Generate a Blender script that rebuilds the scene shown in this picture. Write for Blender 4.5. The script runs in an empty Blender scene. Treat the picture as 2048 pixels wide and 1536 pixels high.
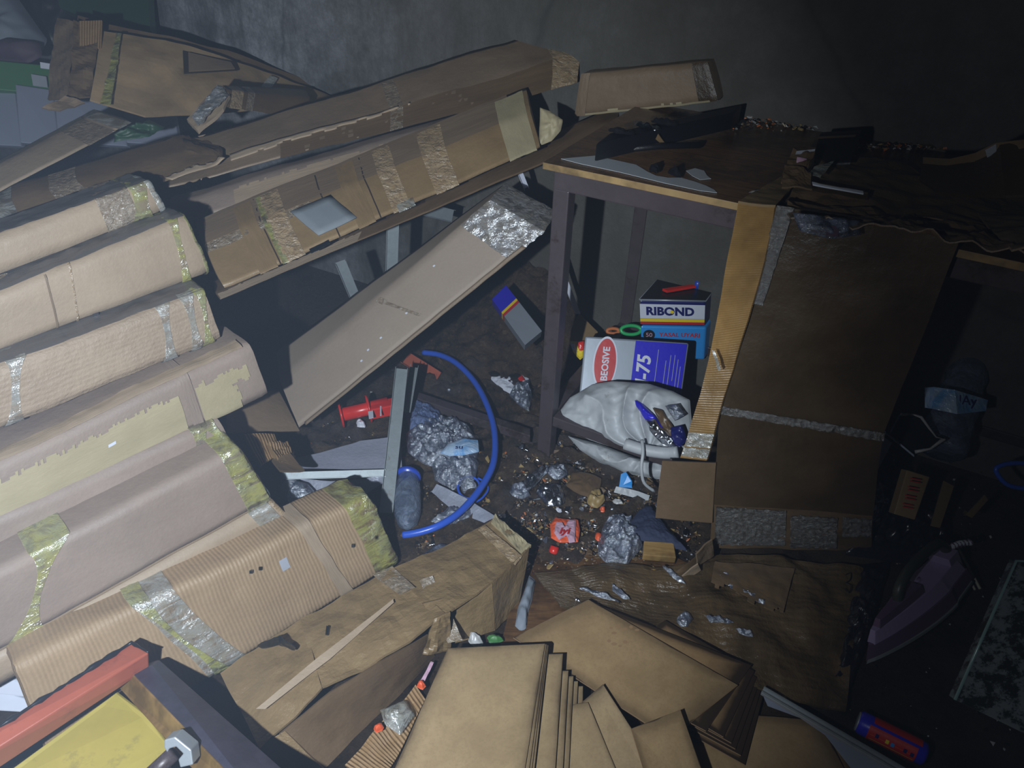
import bpy, bmesh, math, random
from mathutils import Vector, Matrix, noise
random.seed(7)
V = Vector
# ---------------------------------------------------------------- camera
F = 1500.0; CAMZ = 1.48
P = math.radians(35); R = math.radians(-2)
fw = V((0, math.cos(P), -math.sin(P))); r0 = V((1, 0, 0)); u0 = r0.cross(fw)
ri = math.cos(R)*r0 - math.sin(R)*u0; up = math.sin(R)*r0 + math.cos(R)*u0
C = V((0, 0, CAMZ))
sc = bpy.context.scene; COL = sc.collection
cam = bpy.data.cameras.new('camera'); camo = bpy.data.objects.new('camera', cam); COL.objects.link(camo)
m = Matrix((ri, up, -fw)).transposed().to_4x4(); m.translation = C
camo.matrix_world = m; cam.sensor_width = 36; cam.lens = 36*F/2048; cam.clip_start = .02; sc.camera = camo
# ---------------------------------------------------------------- light: one torch held left of and below the camera, plus an added fill
LPOS = C - ri*.32 - up*.11
tgt = C + (fw + ri*(330-1024)/F - up*(820-768)/F)*2.0
ld = bpy.data.lights.new('torch', 'SPOT'); ld.energy = 160; ld.color = (.80, .90, 1.0); ld.spot_size = math.radians(108); ld.spot_blend = .7; ld.shadow_soft_size = .014
lo = bpy.data.objects.new('torch', ld); COL.objects.link(lo); lo.location = LPOS
lo.rotation_euler = (tgt-LPOS).to_track_quat('-Z', 'Y').to_euler()
l2 = bpy.data.lights.new('torch_fill', 'SPOT'); l2.energy = 10; l2.color = (.85, .92, 1.0); l2.spot_size = math.radians(165); l2.spot_blend = .5; l2.shadow_soft_size = .02  # added wide fill at the torch position, lifts the dark right side
lo2 = bpy.data.objects.new('torch_fill', l2); COL.objects.link(lo2); lo2.location = LPOS; lo2.rotation_euler = (C+fw*2-LPOS).to_track_quat('-Z', 'Y').to_euler()
w = bpy.data.worlds.new('world'); sc.world = w; w.use_nodes = True
bg = w.node_tree.nodes['Background']; bg.inputs[0].default_value = (.35, .45, .7, 1); bg.inputs[1].default_value = .012
# thin smoke that still hangs in the room
vs_ = w.node_tree.nodes.new('ShaderNodeVolumeScatter'); vs_.inputs['Color'].default_value = (.62, .76, 1, 1); vs_.inputs['Density'].default_value = .027; vs_.inputs['Anisotropy'].default_value = .0
w.node_tree.links.new(vs_.outputs[0], w.node_tree.nodes['World Output'].inputs['Volume'])
sc.view_settings.view_transform = 'Standard'; sc.view_settings.look = 'None'; sc.view_settings.gamma = 1
sc.view_settings.use_curve_mapping = False; sc.view_settings.exposure = 0.0
sc.cycles.max_bounces = 6
# ---------------------------------------------------------------- pixel -> world helpers
def ray(x, y): return fw + ri*((x-1024)/F) - up*((y-768)/F)
def D(x, y, d): return C + ray(x, y)*d
def Z(x, y, z=0.0):
    d = ray(x, y); return C + d*((z-CAMZ)/d.z)
def PL(x, y, p0, n):
    d = ray(x, y); return C + d*((p0-C).dot(n)/d.dot(n))
def px(p):
    q = p-C; d = q.dot(fw); return 1024+F*q.dot(ri)/d, 768-F*q.dot(up)/d
# ---------------------------------------------------------------- materials
MATS = {}
class NT:
    def __init__(s, name):
        s.m = bpy.data.materials.new(name); s.m.use_nodes = True; s.t = s.m.node_tree; s.n = s.t.nodes; s.l = s.t.links
        s.b = s.n['Principled BSDF']; s.tc = s.n.new('ShaderNodeTexCoord')
    def noise(s, scale, co='Object', detail=5, rough=.6, stretch=None, dist=0):
        n = s.n.new('ShaderNodeTexNoise'); n.inputs['Scale'].default_value = scale; n.inputs['Detail'].default_value = detail
        n.inputs['Roughness'].default_value = rough; n.inputs['Distortion'].default_value = dist
        v = s.tc.outputs[co]
        if stretch:
            mp = s.n.new('ShaderNodeMapping'); mp.inputs['Scale'].default_value = stretch; s.l.new(v, mp.inputs[0]); v = mp.outputs[0]
        s.l.new(v, n.inputs['Vector']); return n.outputs['Fac']
    def ramp(s, fac, stops):
        r = s.n.new('ShaderNodeValToRGB'); e = r.color_ramp.elements
        while len(e) < len(stops): e.new(.5)
        for i, (p, c) in enumerate(stops):
            e[i].position = p; e[i].color = (c, c, c, 1) if isinstance(c, (int, float)) else (*c, 1)
        s.l.new(fac, r.inputs[0]); return r.outputs[0]
    def mix(s, f, a, b, mode='MIX'):
        x = s.n.new('ShaderNodeMix'); x.data_type = 'RGBA'; x.blend_type = mode
        for i, v in ((0, f), (6, a), (7, b)):
            if isinstance(v, (int, float)): x.inputs[i].default_value = v if i == 0 else (v, v, v, 1)
            elif isinstance(v, tuple): x.inputs[i].default_value = (*v, 1)
            else: s.l.new(v, x.inputs[i])
        return x.outputs[2]
    def bump(s, h, st=.3, dist=.01, prev=None):
        b = s.n.new('ShaderNodeBump'); b.inputs['Strength'].default_value = st; b.inputs['Distance'].default_value = dist
        s.l.new(h, b.inputs['Height'])
        if prev: s.l.new(prev, b.inputs['Normal'])
        return b.outputs[0]
    def out(s, col=None, rough=None, nrm=None):
        for k, v in (('Base Color', col), ('Roughness', rough)):
            if v is None: continue
            if isinstance(v, tuple): s.b.inputs[k].default_value = (*v, 1)
            elif isinstance(v, (int, float)): s.b.inputs[k].default_value = v
            else: s.l.new(v, s.b.inputs[k])
        if nrm: s.l.new(nrm, s.b.inputs['Normal'])
        return s.m
def card(name, c, dark=.72, wet=None, rough=(.45, .8), corr=0, wetthr=.5, cst=.5, axis=0, wrinkle=.5):
    t = NT(name)
    big = t.noise(5, 'UV', 4, .6); fine = t.noise(140, 'UV', 4, .7); med = t.noise(24, 'UV', 5, .65)
    cd = tuple(x*dark for x in c)
    col = t.mix(t.ramp(big, [(.35, 0), (.62, 1)]), cd, c)
    col = t.mix(t.ramp(fine, [(.3, .25), (.7, 0)]), col, tuple(x*.6 for x in c))
    if wet:
        col = t.mix(t.ramp(t.noise(7, 'Object', 8, .75), [(wetthr, 0), (wetthr+.05, 1)]), col, wet)
    h = t.bump(med, wrinkle*.7, .006); h = t.bump(fine, .25, .0015, h)
    if corr:
        wv = t.n.new('ShaderNodeTexWave'); wv.inputs['Scale'].default_value = corr; wv.inputs['Distortion'].default_value = .9; wv.inputs['Detail'].default_value = 2
        wv.inputs['Detail Scale'].default_value = .3
        wv.bands_direction = 'XY'[axis]; t.l.new(t.tc.outputs['UV'], wv.inputs[0])
        h = t.bump(wv.outputs['Fac'], cst, .004, h)
        col = t.mix(t.ramp(wv.outputs['Fac'], [(0, .32*cst*2), (.5, 0)]), col, tuple(x*.45 for x in c))
    return t.out(col, t.ramp(big, [(.3, rough[0]), (.7, rough[1])]), h)
def plain(name, c, rough=.5, metal=0, var=.25, scale=30, bump=.15, dirt=None, dthr=.55, spec=None):
    t = NT(name); n = t.noise(scale, 'Object', 5, .65)
    col = t.mix(n, tuple(x*(1-var) for x in c), c)
    if dirt: col = t.mix(t.ramp(t.noise(scale*.6, 'Object', 8, .75), [(dthr, 0), (dthr+.12, 1)]), col, dirt)
    t.b.inputs['Metallic'].default_value = metal
    if spec is not None: t.b.inputs['Specular IOR Level'].default_value = spec
    return t.out(col, rough, t.bump(n, bump, .004))
def film(name, c, alpha=.35, rough=.12, tint2=None, scale=30, gl_=.10, var=.14):
    """thin plastic: clear where taut, milky along creases, glossy everywhere"""
    t = NT(name); n = t.noise(scale, 'Object', 5, .65, dist=1.2); n2 = t.noise(scale*.6, 'Object', 4, .6, stretch=(1, 1, 4), dist=.6)
    col = t.mix(t.ramp(n, [(.4, 0), (.6, 1)]), c, tint2 or c)
    rid = t.ramp(n2, [(.36, 0), (.47, 1), (.53, 1), (.64, 0)])
    al = t.mix(rid, tuple([max(.03, alpha-var)]*3), tuple([min(1, alpha+var)]*3))
    h = t.bump(n, 1.0, .008); h = t.bump(n2, .8, .006, h)
    tr = t.n.new('ShaderNodeBsdfTransparent'); gl = t.n.new('ShaderNodeBsdfGlossy'); gl.inputs['Roughness'].default_value = rough; t.l.new(h, gl.inputs['Normal'])
    gl.inputs['Color'].default_value = (.9, .95, 1, 1)
    df = t.n.new('ShaderNodeBsdfDiffuse'); t.l.new(col, df.inputs[0]); t.l.new(h, df.inputs['Normal'])
    m1 = t.n.new('ShaderNodeMixShader'); t.l.new(al, m1.inputs[0]); t.l.new(tr.outputs[0], m1.inputs[1]); t.l.new(df.outputs[0], m1.inputs[2])
    fr_ = t.n.new('ShaderNodeLayerWeight'); fr_.inputs['Blend'].default_value = .35; t.l.new(h, fr_.inputs['Normal'])
    mx = t.n.new('ShaderNodeMath'); mx.operation = 'MULTIPLY_ADD'; mx.inputs[1].default_value = .5; mx.inputs[2].default_value = gl_; t.l.new(fr_.outputs['Fresnel'], mx.inputs[0])
    m2 = t.n.new('ShaderNodeMixShader'); t.l.new(mx.outputs[0], m2.inputs[0]); t.l.new(m1.outputs[0], m2.inputs[1]); t.l.new(gl.outputs[0], m2.inputs[2])
    t.l.new(m2.outputs[0], t.n['Material Output'].inputs[0]); return t.m
M = MATS
M['tan'] = card('cardboard_tan', (.385, .29, .20), .82, corr=0)
M['tancorr'] = card('cardboard_soaked_ripple', (.38, .285, .20), .82, corr=30, cst=.10, axis=1, wrinkle=1.3)
M['corr'] = card('cardboard_single_face_corrugated', (.37, .255, .15), .85, corr=38, cst=.26, axis=0, rough=(.5, .7))
M['damp'] = card('cardboard_damp', (.24, .17, .11), .78, rough=(.35, .6))
M['kraft'] = card('cardboard_kraft_paper', (.27, .18, .09), .78, rough=(.35, .6), wrinkle=.4)
M['kraftw'] = card('cardboard_kraft_wet_wrinkled', (.25, .17, .085), .72, rough=(.25, .55), wrinkle=1.3)
M['amber'] = card('cardboard_amber_damp', (.38, .26, .14), .68, rough=(.4, .7), wrinkle=.3)
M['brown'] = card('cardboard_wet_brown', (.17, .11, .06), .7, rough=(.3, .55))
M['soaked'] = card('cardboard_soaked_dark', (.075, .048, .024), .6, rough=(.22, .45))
M['soakrib'] = card('cardboard_soaked_ribbed', (.13, .085, .042), .4, rough=(.12, .4), corr=17, cst=.16, axis=1, wrinkle=1.6)
M['topwrap'] = card('shaded_wrap_on_top', (.15, .135, .125), .6, rough=(.2, .5))  # plastic wrap, its colour darkened to carry the shade of the recesses
M['pale'] = card('cardboard_pale_print', (.41, .345, .21), .85, rough=(.5, .7), wrinkle=.3)
M['pink'] = card('cardboard_faded_mauve', (.30, .228, .185), .85, rough=(.5, .8))
M['long'] = card('cardboard_smooth_grey_brown', (.32, .255, .20), .93, rough=(.6, .8), wrinkle=.15)
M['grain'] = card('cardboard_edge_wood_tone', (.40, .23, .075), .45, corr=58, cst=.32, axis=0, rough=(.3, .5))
M['corrD'] = card('cardboard_ribbed_ochre', (.36, .22, .10), .75, corr=40, cst=.7, axis=0)
M['charE'] = plain('charred_edge', (.03, .018, .01), .8)
def mdf(nm, stops, c1, c2):
    t = NT(nm); geo = t.tc.outputs['UV']
    # soot creeps in from the rim of every board: UV 0..1 over the face
    sp = t.n.new('ShaderNodeSeparateXYZ'); t.l.new(geo, sp.inputs[0])
    def mth(op, a, b=None):
        x = t.n.new('ShaderNodeMath'); x.operation = op
        for i, v in enumerate((a, b)):
            if v is None: continue
            if isinstance(v, (int, float)): x.inputs[i].default_value = v
            else: t.l.new(v, x.inputs[i])
        return x.outputs[0]
    dx = mth('MINIMUM', sp.outputs[0], mth('SUBTRACT', 1, sp.outputs[0])); dy = mth('MINIMUM', sp.outputs[1], mth('SUBTRACT', 1, sp.outputs[1]))
    e = mth('ADD', mth('MINIMUM', dx, dy), mth('MULTIPLY', mth('SUBTRACT', t.noise(6, 'Object', 4), .5), .12))
    n = t.noise(60, 'Object', 6, .7)
    base = t.mix(n, c1, c2)
    base = t.mix(t.ramp(t.noise(9, 'Object', 3), [(.4, 0), (.65, .6)]), base, tuple(x*.8 for x in c1))
    base = t.mix(t.ramp(t.noise(170, 'Object', 3, .8), [(.3, .35), (.55, 0)]), base, tuple(x*.6 for x in c1))
    burn = t.ramp(e, stops)
    col = t.mix(burn, base, (.028, .015, .008))
    return t.out(col, .5, t.bump(n, .15, .002))
M['mdf'] = mdf('hardboard_plain', [(0, .75), (.012, .45), (.05, .18), (.13, 0)], (.31, .215, .115), (.39, .285, .16))
M['mdfr'] = mdf('hardboard_browned', [(0, .9), (.008, .5), (.05, .42), (.11, .12), (.2, 0)], (.32, .21, .10), (.41, .28, .15))
M['mdfb'] = mdf('hardboard_scorched', [(0, 1), (.045, .98), (.075, .55), (.13, .15), (.2, 0)], (.27, .165, .075), (.36, .23, .115))
M['mdfe'] = plain('hardboard_edge', (.33, .2, .1), .7)
M['tapeD'] = film('wet_dark_tape', (.15, .115, .075), .4, .22, (.10, .075, .05), 90, .26, .2)
M['tape'] = film('packing_tape', (.42, .33, .23), .55, .22, (.32, .24, .16), 50)
M['tapeT'] = film('brown_tape', (.44, .32, .19), .8, .3, (.38, .26, .14), 40)
M['film'] = film('stretch_film', (.50, .52, .50), .30, .18, (.46, .44, .36), 26, .10, .2)
M['silverwrap'] = film('silvery_crinkled_tape', (.50, .50, .52), .5, .22, (.42, .38, .32), 30, .35, .2)
M['filmY'] = film('yellow_stretch_film', (.52, .50, .14), .33, .2, (.44, .45, .22), 20, .14, .26)
M['clear'] = film('clear_plastic', (.26, .30, .42), .34, .2, (.12, .15, .24), 45, .32, .22)
M['foil'] = plain('foil', (.7, .73, .8), .2, 1, .3, 60, .6)
def concrete():
    t = NT('concrete_wall'); g = 'Object'
    a = t.noise(1.3, g, 8, .7, stretch=(1, 1, .45)); b = t.noise(14, g, 8, .75); c = t.noise(5, g, 6, .7, stretch=(1.5, 1.5, .3))
    col = t.mix(t.ramp(a, [(.32, 0), (.68, 1)]), (.15, .15, .16), (.44, .45, .49))
    col = t.mix(t.ramp(c, [(.5, 0), (.72, .75)]), col, (.04, .038, .035))
    col = t.mix(t.ramp(b, [(.42, .45), (.62, 0)]), col, (.05, .05, .052)); fi = t.noise(70, g, 4, .8); col = t.mix(t.ramp(fi, [(.35, .35), (.6, 0)]), col, (.06, .06, .06))
    col = t.mix(t.ramp(t.noise(3.2, g, 5, .7), [(.48, 0), (.62, .7)]), col, (.05, .048, .044))
    sp = t.n.new('ShaderNodeSeparateXYZ'); t.l.new(t.tc.outputs['Object'], sp.inputs[0])
    soot = t.n.new('ShaderNodeMapRange'); soot.inputs[1].default_value = -2.4; soot.inputs[2].default_value = -.5
    t.l.new(sp.outputs[0], soot.inputs[0])
    # the smoke-blackened half of the wall
    x = t.n.new('ShaderNodeMath'); x.operation = 'ADD'; t.l.new(soot.outputs[0], x.inputs[0])
    y = t.n.new('ShaderNodeMath'); y.operation = 'MULTIPLY'; y.inputs[1].default_value = .5; t.l.new(c, y.inputs[0]); t.l.new(y.outputs[0], x.inputs[1])
    col = t.mix(t.ramp(x.outputs[0], [(.3, 0), (1.0, .85)]), col, (.062, .057, .044))
    v = t.n.new('ShaderNodeTexVoronoi'); v.feature = 'DISTANCE_TO_EDGE'; v.inputs['Scale'].default_value = .55
    mp = t.n.new('ShaderNodeMapping'); mp.inputs['Scale'].default_value = (1, 1, .5)
    md = t.n.new('ShaderNodeVectorMath'); md.operation = 'ADD'; nz = t.n.new('ShaderNodeTexNoise'); nz.inputs['Scale'].default_value = 6; nz.inputs['Detail'].default_value = 6
    sc_ = t.n.new('ShaderNodeVectorMath'); sc_.operation = 'SCALE'; sc_.inputs['Scale'].default_value = .25
    t.l.new(nz.outputs['Color'], sc_.inputs[0]); t.l.new(t.tc.outputs['Object'], md.inputs[0]); t.l.new(sc_.outputs[0], md.inputs[1]); t.l.new(md.outputs[0], mp.inputs[0]); t.l.new(mp.outputs[0], v.inputs['Vector'])
    crack = t.ramp(v.outputs['Distance'], [(0, .4), (.006, 0)])
    col = t.mix(crack, col, (.02, .02, .02))
    return t.out(col, .75, t.bump(b, .5, .012))
M['wall'] = concrete()
def floor_m():
    t = NT('wet_dirty_floor'); a = t.noise(6, 'Object', 9, .75); b = t.noise(45, 'Object', 8, .8)
    col = t.mix(t.ramp(a, [(.35, 0), (.65, 1)]), (.018, .013, .011), (.075, .05, .032))
    col = t.mix(t.ramp(b, [(.6, 0), (.68, .8)]), col, (.12, .075, .035))
    return t.out(col, t.ramp(a, [(.35, .12), (.65, .5)]), t.bump(b, .9, .02))
M['floor'] = floor_m()
def litter_m():
    t = NT('wet_litter'); a = t.noise(11, 'Object', 9, .75); b = t.noise(38, 'Object', 9, .8); c = t.noise(4, 'Object', 4)
    col = t.mix(t.ramp(a, [(.38, 0), (.6, 1)]), (.03, .022, .02), (.125, .085, .055))
    col = t.mix(t.ramp(b, [(.55, 0), (.62, .8)]), col, (.19, .13, .075)); col = t.mix(t.ramp(b, [(.36, .9), (.42, 0)]), col, (.012, .01, .01))
    col = t.mix(t.ramp(c, [(.5, 0), (.65, .7)]), col, (.10, .085, .09))
    h = t.bump(a, .8, .02); return t.out(col, t.ramp(a, [(.35, .10), (.65, .32)]), t.bump(b, 1, .016, h))
M['litter'] = litter_m()
M['steel'] = plain('dark_painted_steel', (.10, .078, .088), .42, .2, .5, 14, .3, (.035, .022, .018), .52)
M['galv'] = plain('galvanised_steel', (.30, .34, .36), .5, .3, .35, 40, .2, (.16, .13, .1), .6)
M['alu'] = plain('aluminium', (.40, .43, .46), .45, .4, .25, 30, .15, (.2, .2, .2), .62)
M['redpaint'] = plain('red_oxide_paint', (.42, .11, .065), .4, 0, .25, 20, .2, (.25, .07, .05), .55)
M['red'] = plain('red_plastic', (.72, .03, .02), .3, 0, .3, 20, .05)
M['orange'] = plain('orange_plastic', (.8, .12, .04), .4)
M['yellow'] = plain('yellow_paint', (.46, .37, .085), .45, 0, .3, 12, .1, (.25, .2, .07), .57)
M['bluehose'] = plain('blue_rubber', (.03, .11, .62), .32, 0, .15)
M['bluep'] = plain('blue_plastic', (.02, .07, .5), .3, 0, .2)
M['skyblue'] = plain('sky_blue_print', (.03, .28, .72), .35, 0, .1)
M['cobalt'] = plain('cobalt_print', (.025, .018, .55), .3, 0, .1)
M['navy'] = plain('navy_print', (.01, .012, .12), .35, 0, .1)
M['white'] = plain('white_paint', (.62, .65, .75), .4, 0, .1)
M['silver'] = plain('silver_tin', (.36, .40, .46), .35, .35, .12, 20, .05)
M['tin'] = plain('dark_tin', (.03, .03, .035), .3, .5, .3)
M['ylw'] = plain('yellow_print', (.8, .6, .02), .4, 0, .1)
M['redpr'] = plain('red_print', (.5, .02, .02), .4, 0, .1)
M['sack'] = plain('woven_white_sack', (.50, .53, .56), .5, 0, .3, 25, .3, (.16, .14, .11), .62)
M['fglass'] = plain('silver_grey_foam_sheet', (.36, .38, .47), .4, .2, .2, 90, .5)
M['bubble'] = plain('sparkling_plastic', (.16, .22, .42), .12, .3, .5, 160, 1.0)
M['blackpl'] = film('dark_wet_plastic', (.05, .055, .08), .8, .08, (.12, .14, .2), 40)
M['bottle'] = film('bottle_plastic', (.10, .13, .2), .62, .06, (.2, .25, .35), 25)
M['black'] = plain('black_stuff', (.008, .008, .011), .45, 0, .4, 20, .5)
M['blackbag'] = plain('black_bag', (.012, .012, .018), .25, 0, .4, 20, .5)
M['navyc'] = plain('navy_cloth', (.03, .04, .09), .8, 0, .3, 60, .3)
M['green'] = plain('green_paint', (.06, .20, .06), .45, 0, .2)
M['dgreen'] = plain('dark_green_panel', (.025, .07, .035), .5)
M['gpl'] = plain('green_plastic', (.02, .42, .12), .35)
M['whitepan'] = plain('pale_blue_white_panel', (.30, .33, .42), .35, 0, .15, 5)
M['purple'] = plain('purple_plastic', (.16, .02, .5), .3)
M['violet'] = plain('lilac_plastic', (.36, .28, .48), .22, 0, .15, 10, .02)
M['violetd'] = plain('dark_plum_plastic', (.14, .08, .16), .2, 0, .15, 10, .02)
M['irong'] = plain('grey_green_grip', (.05, .055, .045), .4)
M['lam'] = plain('white_laminate', (.46, .49, .52), .3, 0, .15, 20, .05)
def wood(name, a, b, rough=.35, burn=False, ax=(1, 8, 8)):
    t = NT(name); n = t.noise(9, 'UV', 6, .65, stretch=(1, 9, 1)); n2 = t.noise(4, 'Object', 5, .7)
    col = t.mix(t.ramp(n, [(.35, 0), (.65, 1)]), a, b); col = t.mix(t.ramp(n2, [(.45, 0), (.62, .8)]), col, tuple(x*.25 for x in a))
    return t.out(col, rough, t.bump(n, .3, .004))
M['tabletop'] = wood('stained_table_board', (.10, .05, .022), (.19, .10, .045), .25)
M['ply'] = wood('plywood_edge', (.30, .19, .08), (.42, .28, .12), .5)
M['floorply'] = wood('wet_wooden_board', (.08, .04, .02), (.16, .085, .035), .22)
def charwood():
    t = NT('charred_timber'); n = t.noise(5, 'Object', 6, .7)
    return t.out(t.mix(t.ramp(n, [(.35, 0), (.7, 1)]), (.015, .014, .022), (.06, .055, .085)), .4, t.bump(n, .3, .01))
M['char'] = charwood()
M['woodlt'] = wood('scorched_pine', (.28, .16, .05), (.40, .26, .10), .45)
M['crumb_o'] = plain('orange_crumb', (.55, .16, .04), .5); M['crumb_w'] = plain('white_crumb', (.5, .5, .5), .3)
M['crumb_b'] = plain('brown_crumb', (.14, .09, .05), .35); M['crumb_k'] = plain('black_crumb', (.02, .02, .02), .2); M['crumb_y'] = plain('ochre_crumb', (.34, .24, .1), .4)
M['granite'] = None
def gran():
    t = NT('speckled_slab'); n = t.noise(28, 'Object', 6, .8)
    return t.out(t.mix(t.ramp(n, [(.46, 0), (.54, 1)]), (.012, .014, .014), (.13, .15, .16)), .3)
M['granite'] = gran()
M['glassedge'] = plain('glass_edge', (.22, .34, .34), .15)
M['label'] = film('water_label', (.10, .35, .75), 1, .3, (.45, .6, .8), 12)
M['greypatch'] = plain('grey_felt_patch', (.19, .215, .235), .7, 0, .15)
M['sticker'] = plain('white_sticker', (.4, .42, .48), .5)
M['maroon'] = plain('dark_plum_cloth', (.07, .035, .06), .7)
M['cloth'] = plain('pale_grey_cloth', (.22, .25, .30), .7, 0, .3, 8, .3)
M['pinkpr'] = plain('pink_print', (.6, .38, .5), .4)
M['cream'] = plain('cream_plastic', (.45, .45, .36), .5)
# ---------------------------------------------------------------- object helpers
def tag(o, label=None, cat=None, group=None, kind=None):
    for k, v in (('label', label), ('category', cat), ('group', group), ('kind', kind)):
        if v: o[k] = v
    return o
def empty(name, loc, label, cat, group=None):
    o = bpy.data.objects.new(name, None); o.location = loc; o.empty_display_size = .03; COL.objects.link(o)
    return tag(o, label, cat, group)
def mesh(name, verts, faces, mat, parent=None, uvs=None, smooth=False, mats=None, mi=None, bevel=0, solid=0):
    me = bpy.data.meshes.new(name); off = V((0, 0, 0))
    if parent is not None: off = parent_loc(parent)
    else:
        off = sum((V(v) for v in verts), V((0, 0, 0)))/len(verts)
        off.z = min(v[2] for v in verts)
    me.from_pydata([V(v)-off for v in verts], [], faces)
    for mm in (mats or [mat]): me.materials.append(M[mm] if isinstance(mm, str) else mm)
    if mi: me.polygons.foreach_set('material_index', mi)
    if smooth: me.polygons.foreach_set('use_smooth', [True]*len(me.polygons))
    if uvs:
        l = me.uv_layers.new(name='UVMap')
        for p in me.polygons:
            for li in p.loop_indices: l.data[li].uv = uvs[me.loops[li].vertex_index]
    me.update()
    o = bpy.data.objects.new(name, me); COL.objects.link(o)
    if parent is not None: o.parent = parent
    else: o.location = off
    if bevel:
        b = o.modifiers.new('bevel', 'BEVEL'); b.width = bevel; b.segments = 2; b.limit_method = 'ANGLE'
    if solid:
        b = o.modifiers.new('solid', 'SOLIDIFY'); b.thickness = solid; b.offset = 1
    return o
def parent_loc(p):
    l = V(p.location)
    while p.parent is not None:
        p = p.parent; l += p.location
    return l
def fixn(verts, faces):
    bm = bmesh.new(); vs = [bm.verts.new(v) for v in verts]
    for f in faces:
        try: bm.faces.new([vs[i] for i in f])
        except ValueError: pass
    bmesh.ops.recalc_face_normals(bm, faces=bm.faces)
    bm.verts.index_update(); out = [[v.index for v in f.verts] for f in bm.faces]; bm.free(); return out
def nz(p, f, s=0): return noise.noise(p*f + V((s*7.3, s*3.1, s*5.7)))
def nv(p, f, s=0): return noise.noise_vector(p*f + V((s*7.3, s*3.1, s*5.7)))
def ridge(p, f, s=0):
    return 1-abs(2*noise.noise(p*f + V((s*7.3, s, 0)))) - .5*abs(noise.noise(p*f*2.3+V((s, 2, 9))))
def prism(name, poly, thick, mat, parent=None, bevel=0, emat=None, uv01=False):
    """flat plate from a 3D polygon, thick = Vector"""
    n = len(poly); th = V(thick); vs = [V(p) for p in poly]+[V(p)+th for p in poly]
    fs = [list(range(n)), [n+i for i in reversed(range(n))]]+[[i, i+n, (i+1) % n+n, (i+1) % n] for i in range(n)]
    fs = fixn(vs, fs); a = (V(poly[1])-V(poly[0])).normalized(); nn = th.normalized(); b = nn.cross(a)
    if uv01: uvs = [(0, 1), (1, 1), (1, 0), (0, 0)]*2
    else: uvs = [((v-V(poly[0])).dot(a), (v-V(poly[0])).dot(b)) for v in vs]
    return mesh(name, vs, fs, mat, parent, uvs, mats=[mat, emat] if emat else None, mi=[0, 0]+[1]*n if emat else None, bevel=bevel)
def bar(name, a, b, wv, hv, mat, parent=None, bevel=.002, wall=0):
    """box beam a->b; wv, hv full width/height vectors, centred"""
    a, b, wv, hv = V(a), V(b), V(wv)/2, V(hv)/2
    return prism(name, [a-wv-hv, a+wv-hv, a+wv+hv, a-wv+hv], b-a, mat, parent, bevel) if not wall else None
def channel(name, a, b, side, depth, mat, parent=None, t=.0015, lip=0):
    """open C profile a->b, web width vector side, flange vector depth (toward viewer)"""
    a, b, s, d = V(a), V(b), V(side), V(depth); sn, dn = s.normalized()*t, d.normalized()*t
    pr = [-s/2, s/2, s/2+d, s/2+d-sn] + ([] if not lip else [])
    pr += [s/2-sn+dn, -s/2+sn+dn, -s/2+sn+d, -s/2+d]
    n = len(pr); vs = [a+p for p in pr]+[b+p for p in pr]
    fs = [[i, (i+1) % n, (i+1) % n+n, i+n] for i in range(n)]
    for e in (0, n): fs += [[e+0, e+1, e+4, e+5], [e+1, e+2, e+3, e+4], [e+0, e+5, e+6, e+7]]
    L = (b-a).length
    return mesh(name, vs, fixn(vs, fs), mat, parent, [(0, i/n) for i in range(n)]+[(L, i/n) for i in range(n)])
def tube(name, pts, r, mat, parent=None, seg=12, cap=True, radii=None, smooth_iter=0):
    pts = [V(p) for p in pts]
    if smooth_iter:
        o = []
        for i in range(len(pts)-1):
            p0, p1, p2, p3 = pts[max(i-1, 0)], pts[i], pts[i+1], pts[min(i+2, len(pts)-1)]
            for k in range(smooth_iter):
                t = k/smooth_iter
                o.append(.5*((2*p1)+(p2-p0)*t+(2*p0-5*p1+4*p2-p3)*t*t+(3*p1-p0-3*p2+p3)*t**3))
        pts = o+[pts[-1]]
    vs = []; fs = []; uvs = []; L = 0; nrm = None
    for i, p in enumerate(pts):
        d = (pts[min(i+1, len(pts)-1)]-pts[max(i-1, 0)])
        d = d.normalized() if d.length > 1e-9 else V((0, 0, 1))
        if nrm is None: nrm = d.orthogonal().normalized()
        else:
            nrm = (nrm-d*nrm.dot(d)).normalized()
        bn = d.cross(nrm); rr = radii[i] if radii else r
        if i: L += (p-pts[i-1]).length
        for k in range(seg):
            a = 2*math.pi*k/seg; vs.append(p+(nrm*math.cos(a)+bn*math.sin(a))*rr); uvs.append((L, k/seg))
    for i in range(len(pts)-1):
        for k in range(seg):
            a = i*seg+k; b = i*seg+(k+1) % seg; fs.append([a, b, b+seg, a+seg])
    if cap: fs += [list(range(seg))[::-1], [len(vs)-seg+k for k in range(seg)]]
    return mesh(name, vs, fs, mat, parent, uvs, smooth=True)
def lathe(name, a, b, prof, mat, parent=None, seg=20):
    """prof: (t along a->b in metres, radius)"""
    a, b = V(a), V(b); d = (b-a).normalized()
    return tube(name, [a+d*t for t, r in prof], 0, mat, parent, seg, True, [max(r, 1e-4) for t, r in prof])
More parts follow.
